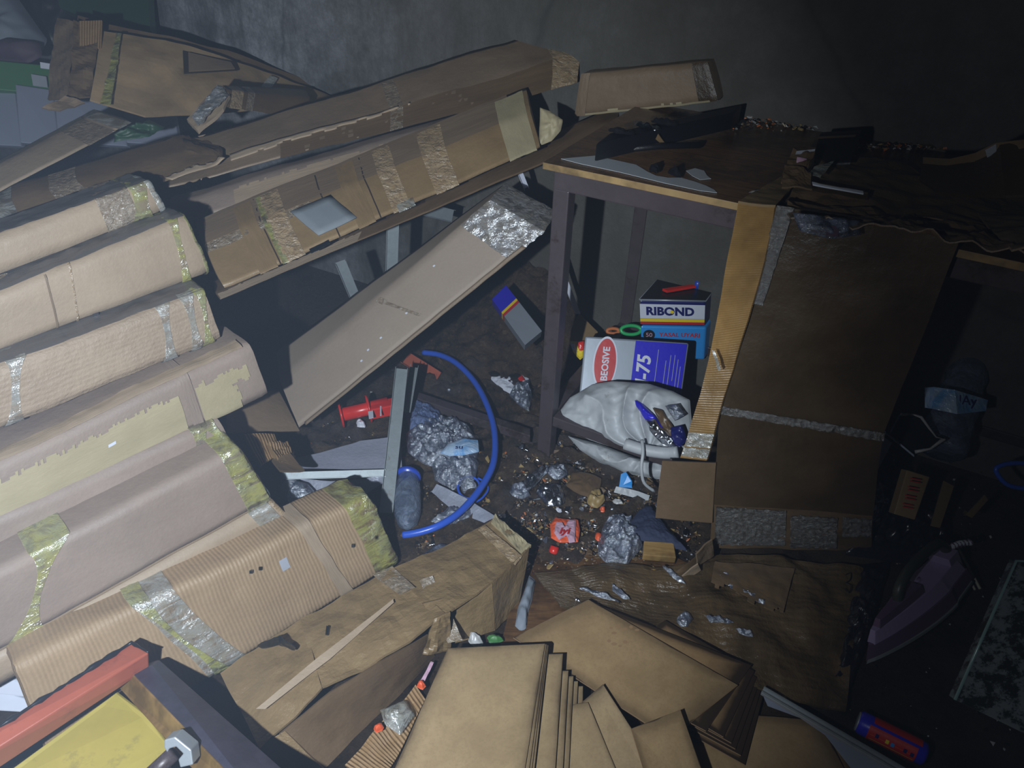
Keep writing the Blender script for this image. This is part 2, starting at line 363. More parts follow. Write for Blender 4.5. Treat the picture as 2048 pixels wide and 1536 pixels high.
def pillow(name, poly, dome, mat, parent=None, amp=.01, freq=25, rings=14, nb=72, nrm=None, back=.3, seed=0, power=.5, solid=0, closed=True, rid=0, folds=None):
    """crumpled body / sheet whose rim is the 3D polygon; domes toward nrm"""
    poly = [V(p) for p in poly]; c = sum(poly, V())/len(poly)
    if nrm is None: nrm = V((0, 0, 1))
    nrm = V(nrm).normalized(); per = [0]
    for i in range(len(poly)): per.append(per[-1]+(poly[(i+1) % len(poly)]-poly[i]).length)
    rim = []
    for k in range(nb):
        s = per[-1]*k/nb; i = 0
        while i < len(poly)-1 and per[i+1] <= s: i += 1
        t = (s-per[i])/max(per[i+1]-per[i], 1e-9); rim.append(poly[i].lerp(poly[(i+1) % len(poly)], t))
    vs = []; fs = []; a0 = (rim[0]-c).normalized(); b0 = nrm.cross(a0); uvs = []
    def disp(p, t, sgn):
        e = (1-t*t)
        q = p + nrm*(dome*sgn*(e**power if e > 0 else 0))
        a = amp*(.35+.65*min(1, e*3))
        q = q + nrm*(a*(nz(p, freq, seed)+.5*nz(p, freq*2.7, seed+2))) + nv(p, freq*.8, seed+5)*a*.35
        if rid: q = q + nrm*(rid*ridge(p, freq*.55, seed)*min(1, e*2.5))
        if folds:
            o_, n_, am = folds; dvec = p-o_; dist = dvec.length; an = math.atan2(dvec.dot(b0), dvec.dot(a0))
            ph_ = an*n_ + 2.2*nz(p, 7, seed+1) + dist*14; q = q + nrm*(am*(1-abs(math.sin(ph_)))*min(1, dist/.05)*min(1, e*2.5))
        return q
    sides = (1, -back) if closed else (1,)
    for sgn in sides:
        base = len(vs); vs.append(disp(c, 0, sgn)); uvs.append((0, 0))
        for r_ in range(1, rings+1):
            t = r_/rings
            for k in range(nb):
                p = c.lerp(rim[k], t); vs.append(disp(p, t, sgn if sgn > 0 else sgn)); uvs.append(((p-c).dot(a0), (p-c).dot(b0)))
        for k in range(nb): fs.append([base, base+1+k, base+1+(k+1) % nb][::1 if sgn > 0 else -1])
        for r_ in range(rings-1):
            for k in range(nb):
                a = base+1+r_*nb+k; b = base+1+r_*nb+(k+1) % nb
                fs.append([a, a+nb, b+nb, b][::1 if sgn > 0 else -1])
    if closed:
        r1 = 1+(rings-1)*nb; r2 = len(vs)//2+1+(rings-1)*nb
        for k in range(nb): fs.append([r1+k, r2+k, r2+(k+1) % nb, r1+(k+1) % nb])
    return mesh(name, vs, fixn(vs, fs), mat, parent, uvs, smooth=True, solid=solid)
def sheet(name, top, bot, thick, mat, parent=None, amp=.004, freq=12, res=.012, seed=0, skip=None, rid=0):
    """crumpled sheet between two 3D polylines with equal counts; real thickness"""
    def dens(pl, N):
        out = []
        for k in range(N+1):
            t = k/N*(len(pl)-1); i = min(int(t), len(pl)-2); out.append(V(pl[i]).lerp(V(pl[i+1]), t-i))
        return out
    L = sum((V(top[i+1])-V(top[i])).length for i in range(len(top)-1)); W = max((V(t)-V(b)).length for t, b in zip(top, bot))
    nx = max(len(top)-1, int(L/res)); nx = int(math.ceil(nx/(len(top)-1))*(len(top)-1)); ny = max(2, int(W/res))
    T = dens(top, nx); B = dens(bot, nx); nrm = ((T[-1]-T[0]).cross(B[0]-T[0])+1e-6*V((0, 0, 1))).normalized()
    if nrm.dot(C-T[0]) < 0: nrm = -nrm
    vs = []; uvs = []; fs = []
    for sgn in (0, 1):
        for i in range(nx+1):
            for j in range(ny+1):
                p = T[i].lerp(B[i], j/ny)
                q = p + nrm*(amp*(nz(p, freq, seed)*1.6+.6*nz(p, freq*3, seed+1))) + nv(p, freq, seed+4)*amp*.5
                if rid: q = q+nrm*rid*ridge(p, freq*.6, seed)
                vs.append(q - nrm*thick*sgn); uvs.append((L*i/nx, W*j/ny))
    n1 = (nx+1)*(ny+1); I = lambda i, j: i*(ny+1)+j
    keep = {}
    for i in range(nx):
        for j in range(ny):
            keep[i, j] = not (skip and skip((i+.5)/nx, (j+.5)/ny))
    for (i, j), k in keep.items():
        if not k: continue
        q = [I(i, j), I(i+1, j), I(i+1, j+1), I(i, j+1)]
        fs.append(q); fs.append([n1+x for x in reversed(q)])
        for (a, b, di, dj) in ((q[0], q[1], 0, -1), (q[1], q[2], 1, 0), (q[2], q[3], 0, 1), (q[3], q[0], -1, 0)):
            if not keep.get((i+di, j+dj), False): fs.append([a, a+n1, b+n1, b])
    return mesh(name, vs, fixn(vs, fs), mat, parent, uvs, smooth=False)
class Box:
    """long carton. q = TL, TR, BR, BL of the near face, tl/tr = depth vectors at its left and right end"""
    def __init__(s, name, q, tl, tr, mat, label, cat='box', group=None, amp=.006, freq=5, rho=.008, res=.02, seed=1, res_v=None, endmat=None, rough_end=0, parent=None):
        s.q = [V(p) for p in q]; s.tl = V(tl); s.tr = V(tr); s.amp = amp; s.freq = freq; s.rho = rho; s.seed = seed
        s.L = V((((s.q[1]-s.q[0]).length+(s.q[2]-s.q[3]).length)/2, ((s.q[3]-s.q[0]).length+(s.q[1]-s.q[2]).length)/2, (s.tl.length+s.tr.length)/2))
        base = min(s.q+[s.q[2]+s.tr, s.q[3]+s.tl], key=lambda p: p.z)
        c = sum(s.q, V())/4+(s.tl+s.tr)/4
        s.root = empty(name, (c.x, c.y, base.z), label, cat, group) if parent is None else parent
        s.rend = rough_end
        n = [max(2, int(s.L[i]/(res if i == 0 else (res_v or res)))) for i in range(3)]
        vs = []; uvs = []; idx = {}; fs = []
        def vid(i, j, k, face):
            key = (i, j, k, face)
            if key not in idx:
                idx[key] = len(vs); a = V((i/n[0], j/n[1], k/n[2])); vs.append(s.S(a))
                uvs.append(((i/n[0])*s.L.x, (j/n[1])*s.L.y+(k/n[2])*s.L.z*1.0) if face != 'e' else ((k/n[2])*s.L.z, (j/n[1])*s.L.y))
            return idx[key]
        for (ax, face) in ((2, 's'), (1, 's'), (0, 'e')):
            o1, o2 = [a for a in range(3) if a != ax]
            for e in (0, n[ax]):
                for i in range(n[o1]):
                    for j in range(n[o2]):
                        cs = []
                        for di, dj in ((0, 0), (1, 0), (1, 1), (0, 1)):
                            t = [0, 0, 0]; t[ax] = e; t[o1] = i+di; t[o2] = j+dj; cs.append(vid(*t, 's' if face == 's' else 'e'))
                        if (e > 0) == (ax == 1): cs.reverse()
                        fs.append(cs)
        s.body = mesh('carton_body', vs, fs, mat, s.root, uvs, smooth=True)
    def raw(s, a):
        u, v, w_ = a; TL, TR, BR, BL = s.q
        p = (BL*(1-u)+BR*u)*(1-v)+(TL*(1-u)+TR*u)*v
        return p+(s.tl*(1-u)+s.tr*u)*w_
    def S(s, a, off=0):
        L = s.L; r_ = min(s.rho, min(L)*.3)
        p = V((a[0]*L.x, a[1]*L.y, a[2]*L.z)); inn = V([min(max(p[i], r_), L[i]-r_) for i in range(3)])
        d = p-inn
        if d.length < 1e-7: d = V((0, 0, -1))
        d.normalize(); q = inn+d*(r_+off)
        w_ = s.raw((q.x/L.x, q.y/L.y, q.z/L.z))
        f = s.freq
        w_ = w_ + nv(w_, f, s.seed)*s.amp + nv(w_, f*4, s.seed+3)*s.amp*.35
        if s.rend and a[0] > .9: w_ = w_ + nv(w_, 30, s.seed)*s.rend*(a[0]-.9)*10
        return w_
    def ux(s, x, v=.5, w_=0):
        lo, hi = 0., 1.
        f = lambda u: px(s.raw((u, v, w_)))[0]
        for _ in range(30):
            m_ = (lo+hi)/2
            if f(m_) < x: lo = m_
            else: hi = m_
        return (lo+hi)/2
    def skin(s, name, fn, nu, nt, mat, off=.0015, wr=0, wf=40, rid=0, label=None, keep=None, th=0):
        """fn(a,b)->(u,v,w) on the carton surface; a thin layer hugging it"""
        vs = []; uvs = []; fs = []
        for i in range(nu+1):
            for j in range(nt+1):
                q = fn(i/nu, j/nt); p0 = s.S(q)
                e = wr*nz(p0, wf, 3)+(.45*rid*max(0, ridge(p0, wf*.5, 5)) if rid else 0)
                vs.append(s.S(q, off+max(0, e))); uvs.append((i/nu*.2, j/nt*.2))
        for i in range(nu):
            for j in range(nt):
                if keep and not keep((i+.5)/nu, (j+.5)/nt): continue
                a = i*(nt+1)+j; fs.append([a, a+nt+1, a+nt+2, a+1])
        if not fs: return None
        o = mesh(name, vs, fs, mat, s.root, uvs, smooth=True, solid=th)
        if label: o['label'] = label
        return o
    def band(s, name, x0, x1, mat, pinch=0, off=.0018, wr=0, wf=60, rid=0, label=None, slant=0, nt=34, nu=8, top=.85):
        u0_, u1_ = s.ux(x0) if x0 is not None else 0, (s.ux(x1) if x1 is not None else 1)
        lv, lw = s.L.y, s.L.z*top; tot = lw*.25+lv+lw
        def fn(a, b):
            t = b*tot
            if t < lw*.25: v, w_ = 0, .25*top*(1-t/(lw*.25))
            elif t < lw*.25+lv: v, w_ = (t-lw*.25)/lv, 0
            else: v, w_ = 1, (t-lw*.25-lv)/lw*top
            c = (u0_+u1_)/2; pf = 1-pinch*math.sin(math.pi*min(1, max(0, v)))**.6 if w_ == 0 else 1
            return (min(1, max(0, c+(a-.5)*(u1_-u0_)*pf + slant*(v-.5)*(u1_-u0_))), min(1, max(0, v)), w_)
        return s.skin(name, fn, nu, nt, mat, off, wr, wf, rid, label)
    def rect(s, name, u0_, u1_, v0, v1, mat, off=.0016, wr=0, wf=40, label=None, keep=None, res=.008, face='f', rid=0, th=0, shear=0):
        nu = max(2, int((u1_-u0_)*s.L.x/res)); nt = max(2, int((v1-v0)*(s.L.y if face == 'f' else s.L.z)/res))
        if face == 'f': fn = lambda a, b: (min(1, max(0, u0_+(u1_-u0_)*a+shear*(b-.5)*s.L.y/s.L.x)), v0+(v1-v0)*b, 0)
        elif face == 't': fn = lambda a, b: (u0_+(u1_-u0_)*a, 1, v0+(v1-v0)*b)
        else: fn = lambda a, b: (1, v0+(v1-v0)*b, u0_+(u1_-u0_)*a)
        return s.skin(name, fn, nu, nt, mat, off, wr, wf, rid, label, keep, th)
def text(body, size, fn, mat, parent, name='lettering', bold=0, depth=.0006, align='CENTER', spacing=1.0, shear=0):
    """flat raised print; fn(x,y)->world point, normal"""
    cu = bpy.data.curves.new('t', 'FONT'); cu.body = body; cu.size = size; cu.align_x = align; cu.align_y = 'CENTER'; cu.offset = bold; cu.space_character = spacing; cu.shear = shear; cu.resolution_u = 3
    to = bpy.data.objects.new('t', cu); COL.objects.link(to); bpy.context.view_layer.update()
    me = bpy.data.meshes.new_from_object(to.evaluated_get(bpy.context.evaluated_depsgraph_get()))
    vs = [fn(v.co.x, v.co.y) for v in me.vertices]; fs = [list(p.vertices) for p in me.polygons]
    bpy.data.objects.remove(to); bpy.data.curves.remove(cu)
    if not fs: return None
    return mesh(name, vs, fs, mat, parent)
def pz(pts, z): return [Z(x, y, z) for x, y in pts]
def pd(pts, d): return [D(x, y, d) for x, y in pts]
def pd3(pts): return [D(*p) for p in pts]
# ================================================================ setting
AX = V((.883, -.469, 0)).normalized(); NN = V((-AX.y, AX.x, 0))          # along the wall to the right, into the wall
WP = Z(1640, 252, .9)+NN*.01                                            # a point on the wall
def WL(x, y, off=0): return PL(x, y, WP-NN*off, NN)
def setting_plane(name, loc, xs, ys, vertical, mat, nx=24, ny=12, amp=0):
    vs = []; fs = []
    for i in range(nx+1):
        for j in range(ny+1):
            a = xs[0]+(xs[1]-xs[0])*i/nx; b = ys[0]+(ys[1]-ys[0])*j/ny; h = amp*noise.noise(V((a, b, 0))*1.5)
            vs.append((a, h, b) if vertical else (a, b, h))
    for i in range(nx):
        for j in range(ny): q = i*(ny+1)+j; fs.append([q, q+ny+1, q+ny+2, q+1])
    me = bpy.data.meshes.new(name); me.from_pydata(vs, [], fs); me.materials.append(M[mat]); o = bpy.data.objects.new(name, me); COL.objects.link(o)
    if vertical: o.matrix_world = Matrix((AX, NN, V((0, 0, 1)))).transposed().to_4x4(); o.location = loc
    else: o.location = loc
    s = o.modifiers.new('solid', 'SOLIDIFY'); s.thickness = .08; s.offset = 1 if not vertical else 1
    o['kind'] = 'structure'; return o
setting_plane('wall_back', V((WP.x, WP.y, 0)), (-5.5, 2.2), (-.1, 2.8), True, 'wall', amp=.0)
fl = setting_plane('floor', V((0, 2, 0)), (-5, 3), (-2.6, 5), False, 'floor'); fl.modifiers[0].offset = -1
# ================================================================ welded steel table with a stained board top
A0 = V((.083, 1.738, 0)); TH = .90
tb = empty('work_table', A0, 'tall welded steel work table with a wet stained board top against the wall', 'table')
def TW(a, b, z): return A0+AX*a+NN*b+V((0, 0, z))
LEN = 1.42; DEP = .70; S_ = .042
zz = V((0, 0, 1))
def tbar(name, a, b, wdir, hdir, wv=S_, hv=S_, mat='steel'): return bar(name, a, b, V(wdir)*wv, V(hdir)*hv, mat, tb, .003)
for a, b in ((.02, .02), (.72, .02), (.02, DEP-.07), (LEN-.03, DEP-.07)): tbar('leg', TW(a, b, 0), TW(a, b, TH-.062), AX, NN)
for b in (.02, DEP-.07):
    tbar('top_rail', TW(-.001, b, TH-.04), TW(LEN, b, TH-.04), NN, zz, hv=.05)
    tbar('bottom_rail', TW(.043, b, .15), TW(.70 if b < .1 else LEN-.06, b, .15), NN, zz, hv=.034)
for a in (.02, LEN-.03):
    tbar('side_rail', TW(a, .045, TH-.04), TW(a, DEP-.095, TH-.04), AX, zz)
    if a < .1: tbar('side_rail', TW(a, .045, .15), TW(a, DEP-.095, .15), AX, zz, hv=.034)
tbar('cross_brace', TW(.52, .05, TH-.05), TW(.52, DEP-.1, TH-.05), AX, zz, wv=.035, hv=.03)
TT = TH+.004
c1, c2, c3, c4 = TW(-.02, -.025, TH-.012), TW(LEN+.02, -.025, TH-.012), TW(LEN+.02, DEP, TH-.012), TW(-.02, DEP, TH-.012)
prism('table_board', [c1, c2, c3, c4], (0, 0, .016), 'tabletop', tb, .001, 'ply')
lam = [(1122, 318), (1190, 312), (1236, 322), (1272, 330), (1295, 344), (1312, 352), (1336, 356), (1362, 356), (1390, 364), (1412, 372), (1428, 380), (1434, 386), (1400, 382), (1330, 367), (1240, 345), (1160, 328)]
prism('laminate_patch', pz(lam, TT+.001), (0, 0, .001), 'lam', tb)
prism('laminate_patch', pz([(1372, 342), (1390, 337), (1408, 342), (1414, 352), (1422, 358), (1400, 360), (1384, 352)], TT+.001), (0, 0, .001), 'lam', tb)
TT += .003
# ================================================================ the leaning stack of long cartons on the left
wd = ray(3200, -280); wd.z = 0; wd.normalize(); nh = V((-wd.y, wd.x, 0))
ph = math.radians(55); N_ENV = wd.cross(nh*math.cos(ph)+zz*math.sin(ph)); P_ENV = Z(800, 1125, .03)
def env(x, y, off=0): return PL(x, y, P_ENV+nh*off, N_ENV)
def stackbox(tl, tr, br, bl, thick, mat, label, off=0, tilt=80, **k):
    BLp, BRp = env(*bl, off), env(*br, off); d = (BRp-BLp).normalized(); t = math.radians(tilt)
    back = V((-d.y, d.x, 0)).normalized(); upv = back*math.cos(t)+zz*math.sin(t); n = d.cross(upv)
    TLp, TRp = PL(*tl, BLp, n), PL(*tr, BLp, n)
    tv = back*thick*math.sin(t)-zz*thick*math.cos(t)*.6
    return Box('long_carton', [TLp, TRp, BRp, BLp], tv, tv, mat, label, 'box', 'long cardboard cartons leaning in the left stack', **k)
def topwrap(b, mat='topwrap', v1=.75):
    b.rect('top_wrap', .0, .985, .03, v1, mat, off=.003, face='t', wr=.004, rid=.002, label='bluish plastic wrap on the upper side, shade darkened into its colour')
def ragged(amp=.25, f=9, s=0, lo=True):
    def k(a, b):
        e = amp*(noise.noise(V((a*f, s, 0)))*.6+noise.noise(V((a*f*6, s, 3)))*.5)
        return b < 1-amp*.8+e and b > (.02 if lo else amp*.4+e*.5)
    return k
b9 = stackbox((22, 1332), (742, 990), (803, 1125), (112, 1552), .13, 'corr', 'bottommost long carton, ribbed corrugated skin, split open beside the red beam', tilt=72, amp=.007, rho=.016, seed=3, res=.014, rough_end=.008)
b9.band('stretch_wrap', 345, 425, 'film', pinch=.2, rid=.003, off=.0015, label='milky wide stretch film', slant=-.9)
b9.band('stretch_wrap', 350, 385, 'filmY', pinch=.8, rid=.006, off=.003, label='yellow pinched stretch film', slant=-2.4)
b9.band('stretch_wrap', 722, 772, 'filmY', pinch=.1, rid=.006, off=.002, label='yellow wrinkled stretch film')
b9.band('torn_fold', 640, 668, 'tan', pinch=.3, rid=.004, off=.003, slant=-1)
b9.rect('duct_patch', b9.ux(575), b9.ux(590), .66, .78, 'sticker', label='small grey sticker')
b8 = stackbox((-160, 1396), (550, 1004), (592, 1048), (-160, 1460), .12, 'tan', 'pale long carton wedged between the ribbed bottommost one and the mauve one', off=.03, seed=5, amp=.003)
b8.band('packing_tape', 520, 560, 'film', rid=.004); b8.band('packing_tape', 563, 586, 'tapeT', rid=.003)
b7 = stackbox((-160, 1225), (478, 893), (545, 1000), (-160, 1392), .12, 'pink', 'mauve brown long carton with a yellow film knot and green wrapped end', seed=7, amp=.004)
b7.band('stretch_wrap', 30, 120, 'filmY', pinch=.82, rid=.005, slant=.9, label='yellow pinched stretch film')
b7.band('stretch_wrap', 470, 548, 'filmY', rid=.007, off=.002, slant=.2, label='green yellow stretch film on the end', nu=16)
b7.skin('end_wrap', lambda a, b: (1, b, a), 14, 14, 'filmY', .002, 0, 50, .005)
b7.rect('edge_strip', 0, b7.ux(520), .0, .05, 'tan', off=.002, label='pale lower edge flap')
b6 = stackbox((-160, 1100), (440, 838), (474, 898), (-160, 1205), .10, 'pink', 'narrow pinkish long carton showing under the big yellow patched one', off=.03, seed=9)
b6.band('stretch_wrap', 385, 420, 'filmY', pinch=.4, rid=.006, slant=.6, label='yellow green stretch film'); b6.band('stretch_wrap', 430, 462, 'filmY', pinch=.5, rid=.006, slant=-.9, label='yellow green stretch film')
b5 = stackbox((-160, 1000), (503, 685), (543, 788), (-160, 1130), .16, 'pink', 'long carton with big pale yellow patches of torn paper and a rubbed end', seed=11, amp=.005, rho=.012)
b5.rect('torn_paper_layer', 0, b5.ux(362), -.0+.01, .86, 'pale', off=.0022, keep=ragged(.22, 14, 1), res=.005, label='pale yellow printed paper, ragged upper edge')
b5.rect('torn_paper_layer', b5.ux(395), b5.ux(500), .02, .9, 'pale', off=.0022, keep=lambda a, b: ragged(.25, 5, 4)(a, b) and not (a > .72+.1*noise.noise(V((b*9, a*9, 0))) and b < .55+.12*noise.noise(V((a*9, b*5, 0)))), res=.005, label='pale yellow printed paper, ragged')
b5.band('tape_strip', 372, 392, 'pink', off=.003); b5.rect('paper_flake', b5.ux(215), b5.ux(230), .42, .47, 'white', off=.003, label='small white flake')
b5.rect('top_flap_rim', .02, b5.ux(505), .0, .22, 'tan', off=.006, face='t', wr=.004, label='frayed pale rim')
b4 = stackbox((-160, 790), (412, 578), (450, 678), (-160, 925), .15, 'tancorr', 'water-wrinkled long carton with three pinched film bands, above the yellow patched one', seed=13, amp=.005, rho=.012)
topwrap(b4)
for x0, x1, sl in ((12, 52, .5), (318, 350, .4), (372, 402, .3)): b4.band('stretch_wrap', x0, x1, 'film', pinch=.6, rid=.004, slant=sl, label='milky pinched stretch film')
b4.band('stretch_wrap', 398, 425, 'filmY', pinch=.75, rid=.004, slant=.6, label='yellow pinched stretch film'); b4.band('stretch_wrap', 432, 452, 'filmY', rid=.006)
b3 = stackbox((-160, 640), (374, 432), (427, 543), (-160, 765), .14, 'tan', 'soft-cornered long carton with green film over its end corner, second below the tape-ended one', seed=15, amp=.006, rho=.014)
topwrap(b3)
b3.band('stretch_wrap', 352, 372, 'filmY', pinch=.5, rid=.005, slant=.9); b3.band('stretch_wrap', 392, 425, 'filmY', pinch=.1, rid=.007, slant=.3, label='green tinted stretch film')
b3.rect('crease', b3.ux(100), b3.ux(104), .02, .98, 'damp', off=.002); b3.band('crease', 145, 150, 'tapeT', pinch=.3, slant=2)
b3.rect('knot', b3.ux(170), b3.ux(182), -.0, .08, 'foil', off=.004, rid=.006, label='shiny twist of film')
b2 = stackbox((-160, 525), (300, 363), (333, 420), (-160, 612), .12, 'tan', 'slim pale long carton with a glossy crumpled taped end', seed=17, amp=.003)
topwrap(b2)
b2.band('packing_tape', 205, 268, 'tape', rid=.004); b2.band('stretch_wrap', 262, 300, 'filmY', pinch=.3, rid=.007, slant=.5, label='yellow film, crinkled'); b2.band('stretch_wrap', 305, 332, 'film', rid=.008)
# plastic sheet drooping between the stack layers
for k, (tp, bt, lab) in enumerate(((((0, 556), (120, 510), (250, 455), (345, 430)), ((0, 590), (120, 545), (250, 490), (370, 440)), 'bluish plastic wrap trapped above the soft-cornered carton'),)):
    o = sheet('plastic_wrap', [env(x, y, .02) for x, y in tp], [env(x, y, -.005) for x, y in bt], .001, 'tape', None, .008, 14, .012, 3); tag(o, lab, 'plastic')
# topmost pale carton at upper left
def boxd(name, q, back, mat, label, group=None, **k):
    """q: four (x,y,depth) TL TR BR BL; back: (x,y,depth) of the far top corner at left and right"""
    Q = pd3(q); return Box(name, Q, D(*back[0])-Q[0], D(*back[1])-Q[1], mat, label, 'box', group, **k)
b1 = boxd('long_carton', [(-160, 412, 1.62), (196, 224, 2.04), (264, 246, 2.0), (-160, 470, 1.52)], [(-160, 400, 1.72), (190, 218, 2.14)], 'tan', 'smooth pale long carton at the top left with crinkled taped end', seed=19, amp=.003)
b1.band('packing_tape', 150, 200, 'tape', rid=.003); b1.band('packing_tape', 205, 262, 'film', rid=.005)
# ================================================================ cartons bridging the stack and the table
GB = 'long cartons lying across from the stack to the table'
a1 = boxd('long_carton', [(250, 372, 1.82), (1165, 101, 2.26), (1160, 168, 2.21), (250, 398, 1.76)], [(250, 318, 1.93), (1130, 44, 2.37)], 'damp', 'long grey-brown carton rising to the right, its end nearest the wall shadow', GB, seed=23, amp=.007, rho=.010)
a1.rect('torn_edge_flap', a1.ux(462), a1.ux(820), .55, 1, 'tan', off=.004, keep=lambda a, b: b > .35+.3*noise.noise(V((a*12, 0, 2)))+.5*a, res=.007, th=.002, label='pale torn edge')
a1.rect('shaded_lower_side', a1.ux(560), .93, .02, .97, 'brown', off=.0012, res=.02, label='lower side with grazing shade put into its colour')  # brown skin paints the grazing shade of the front face
a1.band('packing_tape', 1105, 1160, 'tapeT', wr=.002, rid=.002); a1.band('packing_tape', 780, 805, 'tape')
a2 = boxd('long_carton', [(-160, 452, 1.6), (372, 298, 1.86), (455, 318, 1.84), (-160, 545, 1.52)], [(-160, 425, 1.68), (365, 266, 1.98)], 'brown', 'flattened dark brown long carton with a scuffed nose, over the slim pale carton', GB, seed=25, amp=.008, rho=.01, rough_end=.012)
a2.band('packing_tape', 118, 178, 'tape', off=.002, wr=.002); a2.band('packing_tape', 0, 38, 'film', rid=.006, off=.002, label='shiny crinkled tape')
a2.rect('torn_lower_flap', a2.ux(310), 1, 0, .3, 'tan', off=.005, wr=.003, keep=lambda a, b: b < .75+.3*noise.noise(V((a*8, 1, 1))), res=.006, th=.002, label='pale torn flap')
bu = boxd('long_carton', [(340, 408, 1.98), (1000, 212, 2.26), (1010, 262, 2.22), (345, 455, 1.94)], [(340, 392, 2.06), (1000, 200, 2.33)], 'pink', 'crushed long carton with a shiny taped seam, sandwiched between the two rising ones', GB, seed=27, amp=.006)
bu.rect('pale_panel', bu.ux(470), bu.ux(860), .25, .98, 'tan', off=.003, keep=ragged(.2, 8, 3), res=.007, label='pale rubbed cardboard')
bu.rect('packing_tape', bu.ux(560), bu.ux(800), .1, .24, 'film', off=.004, rid=.005, label='glossy tape seam')
bb = boxd('long_carton', [(404, 490, 1.74), (1064, 222, 2.02), (1082, 296, 1.965), (447, 582, 1.66)], [(386, 442, 1.83), (1054, 172, 2.12)], 'kraft', 'taped long carton with a square grey-blue patch on its side', GB, seed=29, amp=.004, rho=.008)
bb.rect('shaded_upper_side', 0, .93, .02, .98, 'damp', off=.0012, face='t', res=.02, label='upper side with grazing shade put into its colour')  # darker skin paints the top face's shade so the ridge reads
bb.rect('felt_patch', bb.ux(612), bb.ux(690), .25, .95, 'greypatch', off=.003, th=.003, label='square grey-blue patch', res=.02, shear=-.25)
bb.rect('seam_tape', 0, bb.ux(640), .82, 1, 'tape', off=.002, wr=.002, label='tape along the long edge')
for x0, x1, mt in ((500, 535, 'kraft'), (552, 590, 'tapeT'), (700, 735, 'kraft'), (772, 806, 'tapeT'), (858, 905, 'tapeT'), (545, 556, 'filmY')): bb.band('cross_tape', x0, x1, mt, off=.003, wr=.002, rid=.001)
for x0, x1 in ((1010, 1064),): bb.band('end_tape', x0, x1, 'pale', off=.003, wr=.003, rid=.002)
for x in (660, 745, 540): bb.band('seam', x, x+2.5, 'charE', off=.0012)
bb.rect('film_knot', bb.ux(782), bb.ux(815), 0, .2, 'film', off=.005, rid=.008, res=.004); bb.rect('film_knot', bb.ux(600), bb.ux(640), 0, .1, 'foil', off=.005, rid=.006, res=.003)
nose = pillow('torn_end_flap', pd([(1080, 215), (1100, 222), (1126, 240), (1122, 262), (1104, 282), (1078, 292)], 2.0), .014, 'pale', bb.root, .008, 40, 8, 40, nrm=-fw)
b0 = boxd('long_carton', [(430, 586, 1.75), (1240, 232, 2.24), (1200, 282, 2.14), (440, 600, 1.72)], [(425, 560, 1.86), (1240, 205, 2.34)], 'brown', 'dark flat long carton under the patched one, its tip resting on the table', GB, seed=31, amp=.004)
b0.rect('scuffed_edge', b0.ux(440), b0.ux(720), .1, .95, 'tan', off=.002, keep=ragged(.2, 8, 6), res=.006, label='pale rubbed edge')
# leaning pale carton in front of the table
cbx = boxd('leaning_carton', [(559, 762, 2.16), (981, 401, 1.98), (1087, 463, 1.93), (598, 858, 2.07)], [(552, 702, 2.26), (1010, 366, 2.08)], 'long', 'smooth tall carton leaning diagonally against the table leg, foil tape on its upper end', amp=.0025, rho=.004, seed=33)
cbx.rect('foil_tape', .87, 1, 0, 1, 'silverwrap', off=.002, rid=.012, wf=60, res=.005, label='crinkled silvery tape'); cbx.skin('foil_tape', lambda a, b: (1, b, a), 12, 12, 'silverwrap', .002, 0, 50, .006)
cbx.rect('lower_flap', .03, .93, 0, .055, 'damp', off=.007, th=.002, label='loose lower flap')
cbx.skin('tape_slit', lambda a, b: (.50+.025*a+.035*(1-b)*2-.03, .22+.75*b, 0), 4, 16, 'tape', .0015, 0, 60, .004, keep=lambda a, b: abs(a-.5) < .2+.3*b*abs(math.sin(b*9)), label='peeling strip of tape')
for u_, v_ in ((.40, .35), (.30, .25), (.34, .03+.3), (.70, .75), (.52, .4)): cbx.rect('fleck', u_, u_+.008, v_, v_+.03, 'white', off=.002)
# the end piece of the leaning carton lying flat under the stack
o = sheet('cardboard_piece', pd3([(452, 800, 2.0), (556, 778, 2.17)]), pd3([(455, 866, 1.96), (600, 862, 2.08)]), .004, 'damp', None, .002, 8, .02); tag(o, 'dull grey cardboard end flap below the leaning carton', 'cardboard')
# big box standing on the table against the wall
tz = TT+.002
dbr, dbl = WL(1436, 202, .14), WL(1150, 232, .14); print('dbox z', dbr.z, dbl.z)
dq = [D(1150, 137, 2.36), D(1428, 124, 2.36), None, None]
nd = (dbr-dbl); nd.z = 0; nd = V((-nd.y, nd.x, 0)).normalized()
dq = [PL(1164, 146, dbl, nd), PL(1415, 124, dbl, nd), dbr, dbl]
db = Box('carton', dq, nd*.125, nd*.125, 'damp', 'dark brown damp carton lying on the back of the table against the wall', 'box', amp=.004, seed=35, rho=.006)
db.rect('end_strip', .88, 1, 0, 1, 'soaked', off=.002); db.rect('open_flap', 0, .08, -.0, 1, 'damp', off=.004, label='light edge of the opened end'); db.rect('lower_edge', .05, .95, 0, .1, 'pale', off=.003, keep=ragged(.4, 6, 2), label='pale rubbed edge')
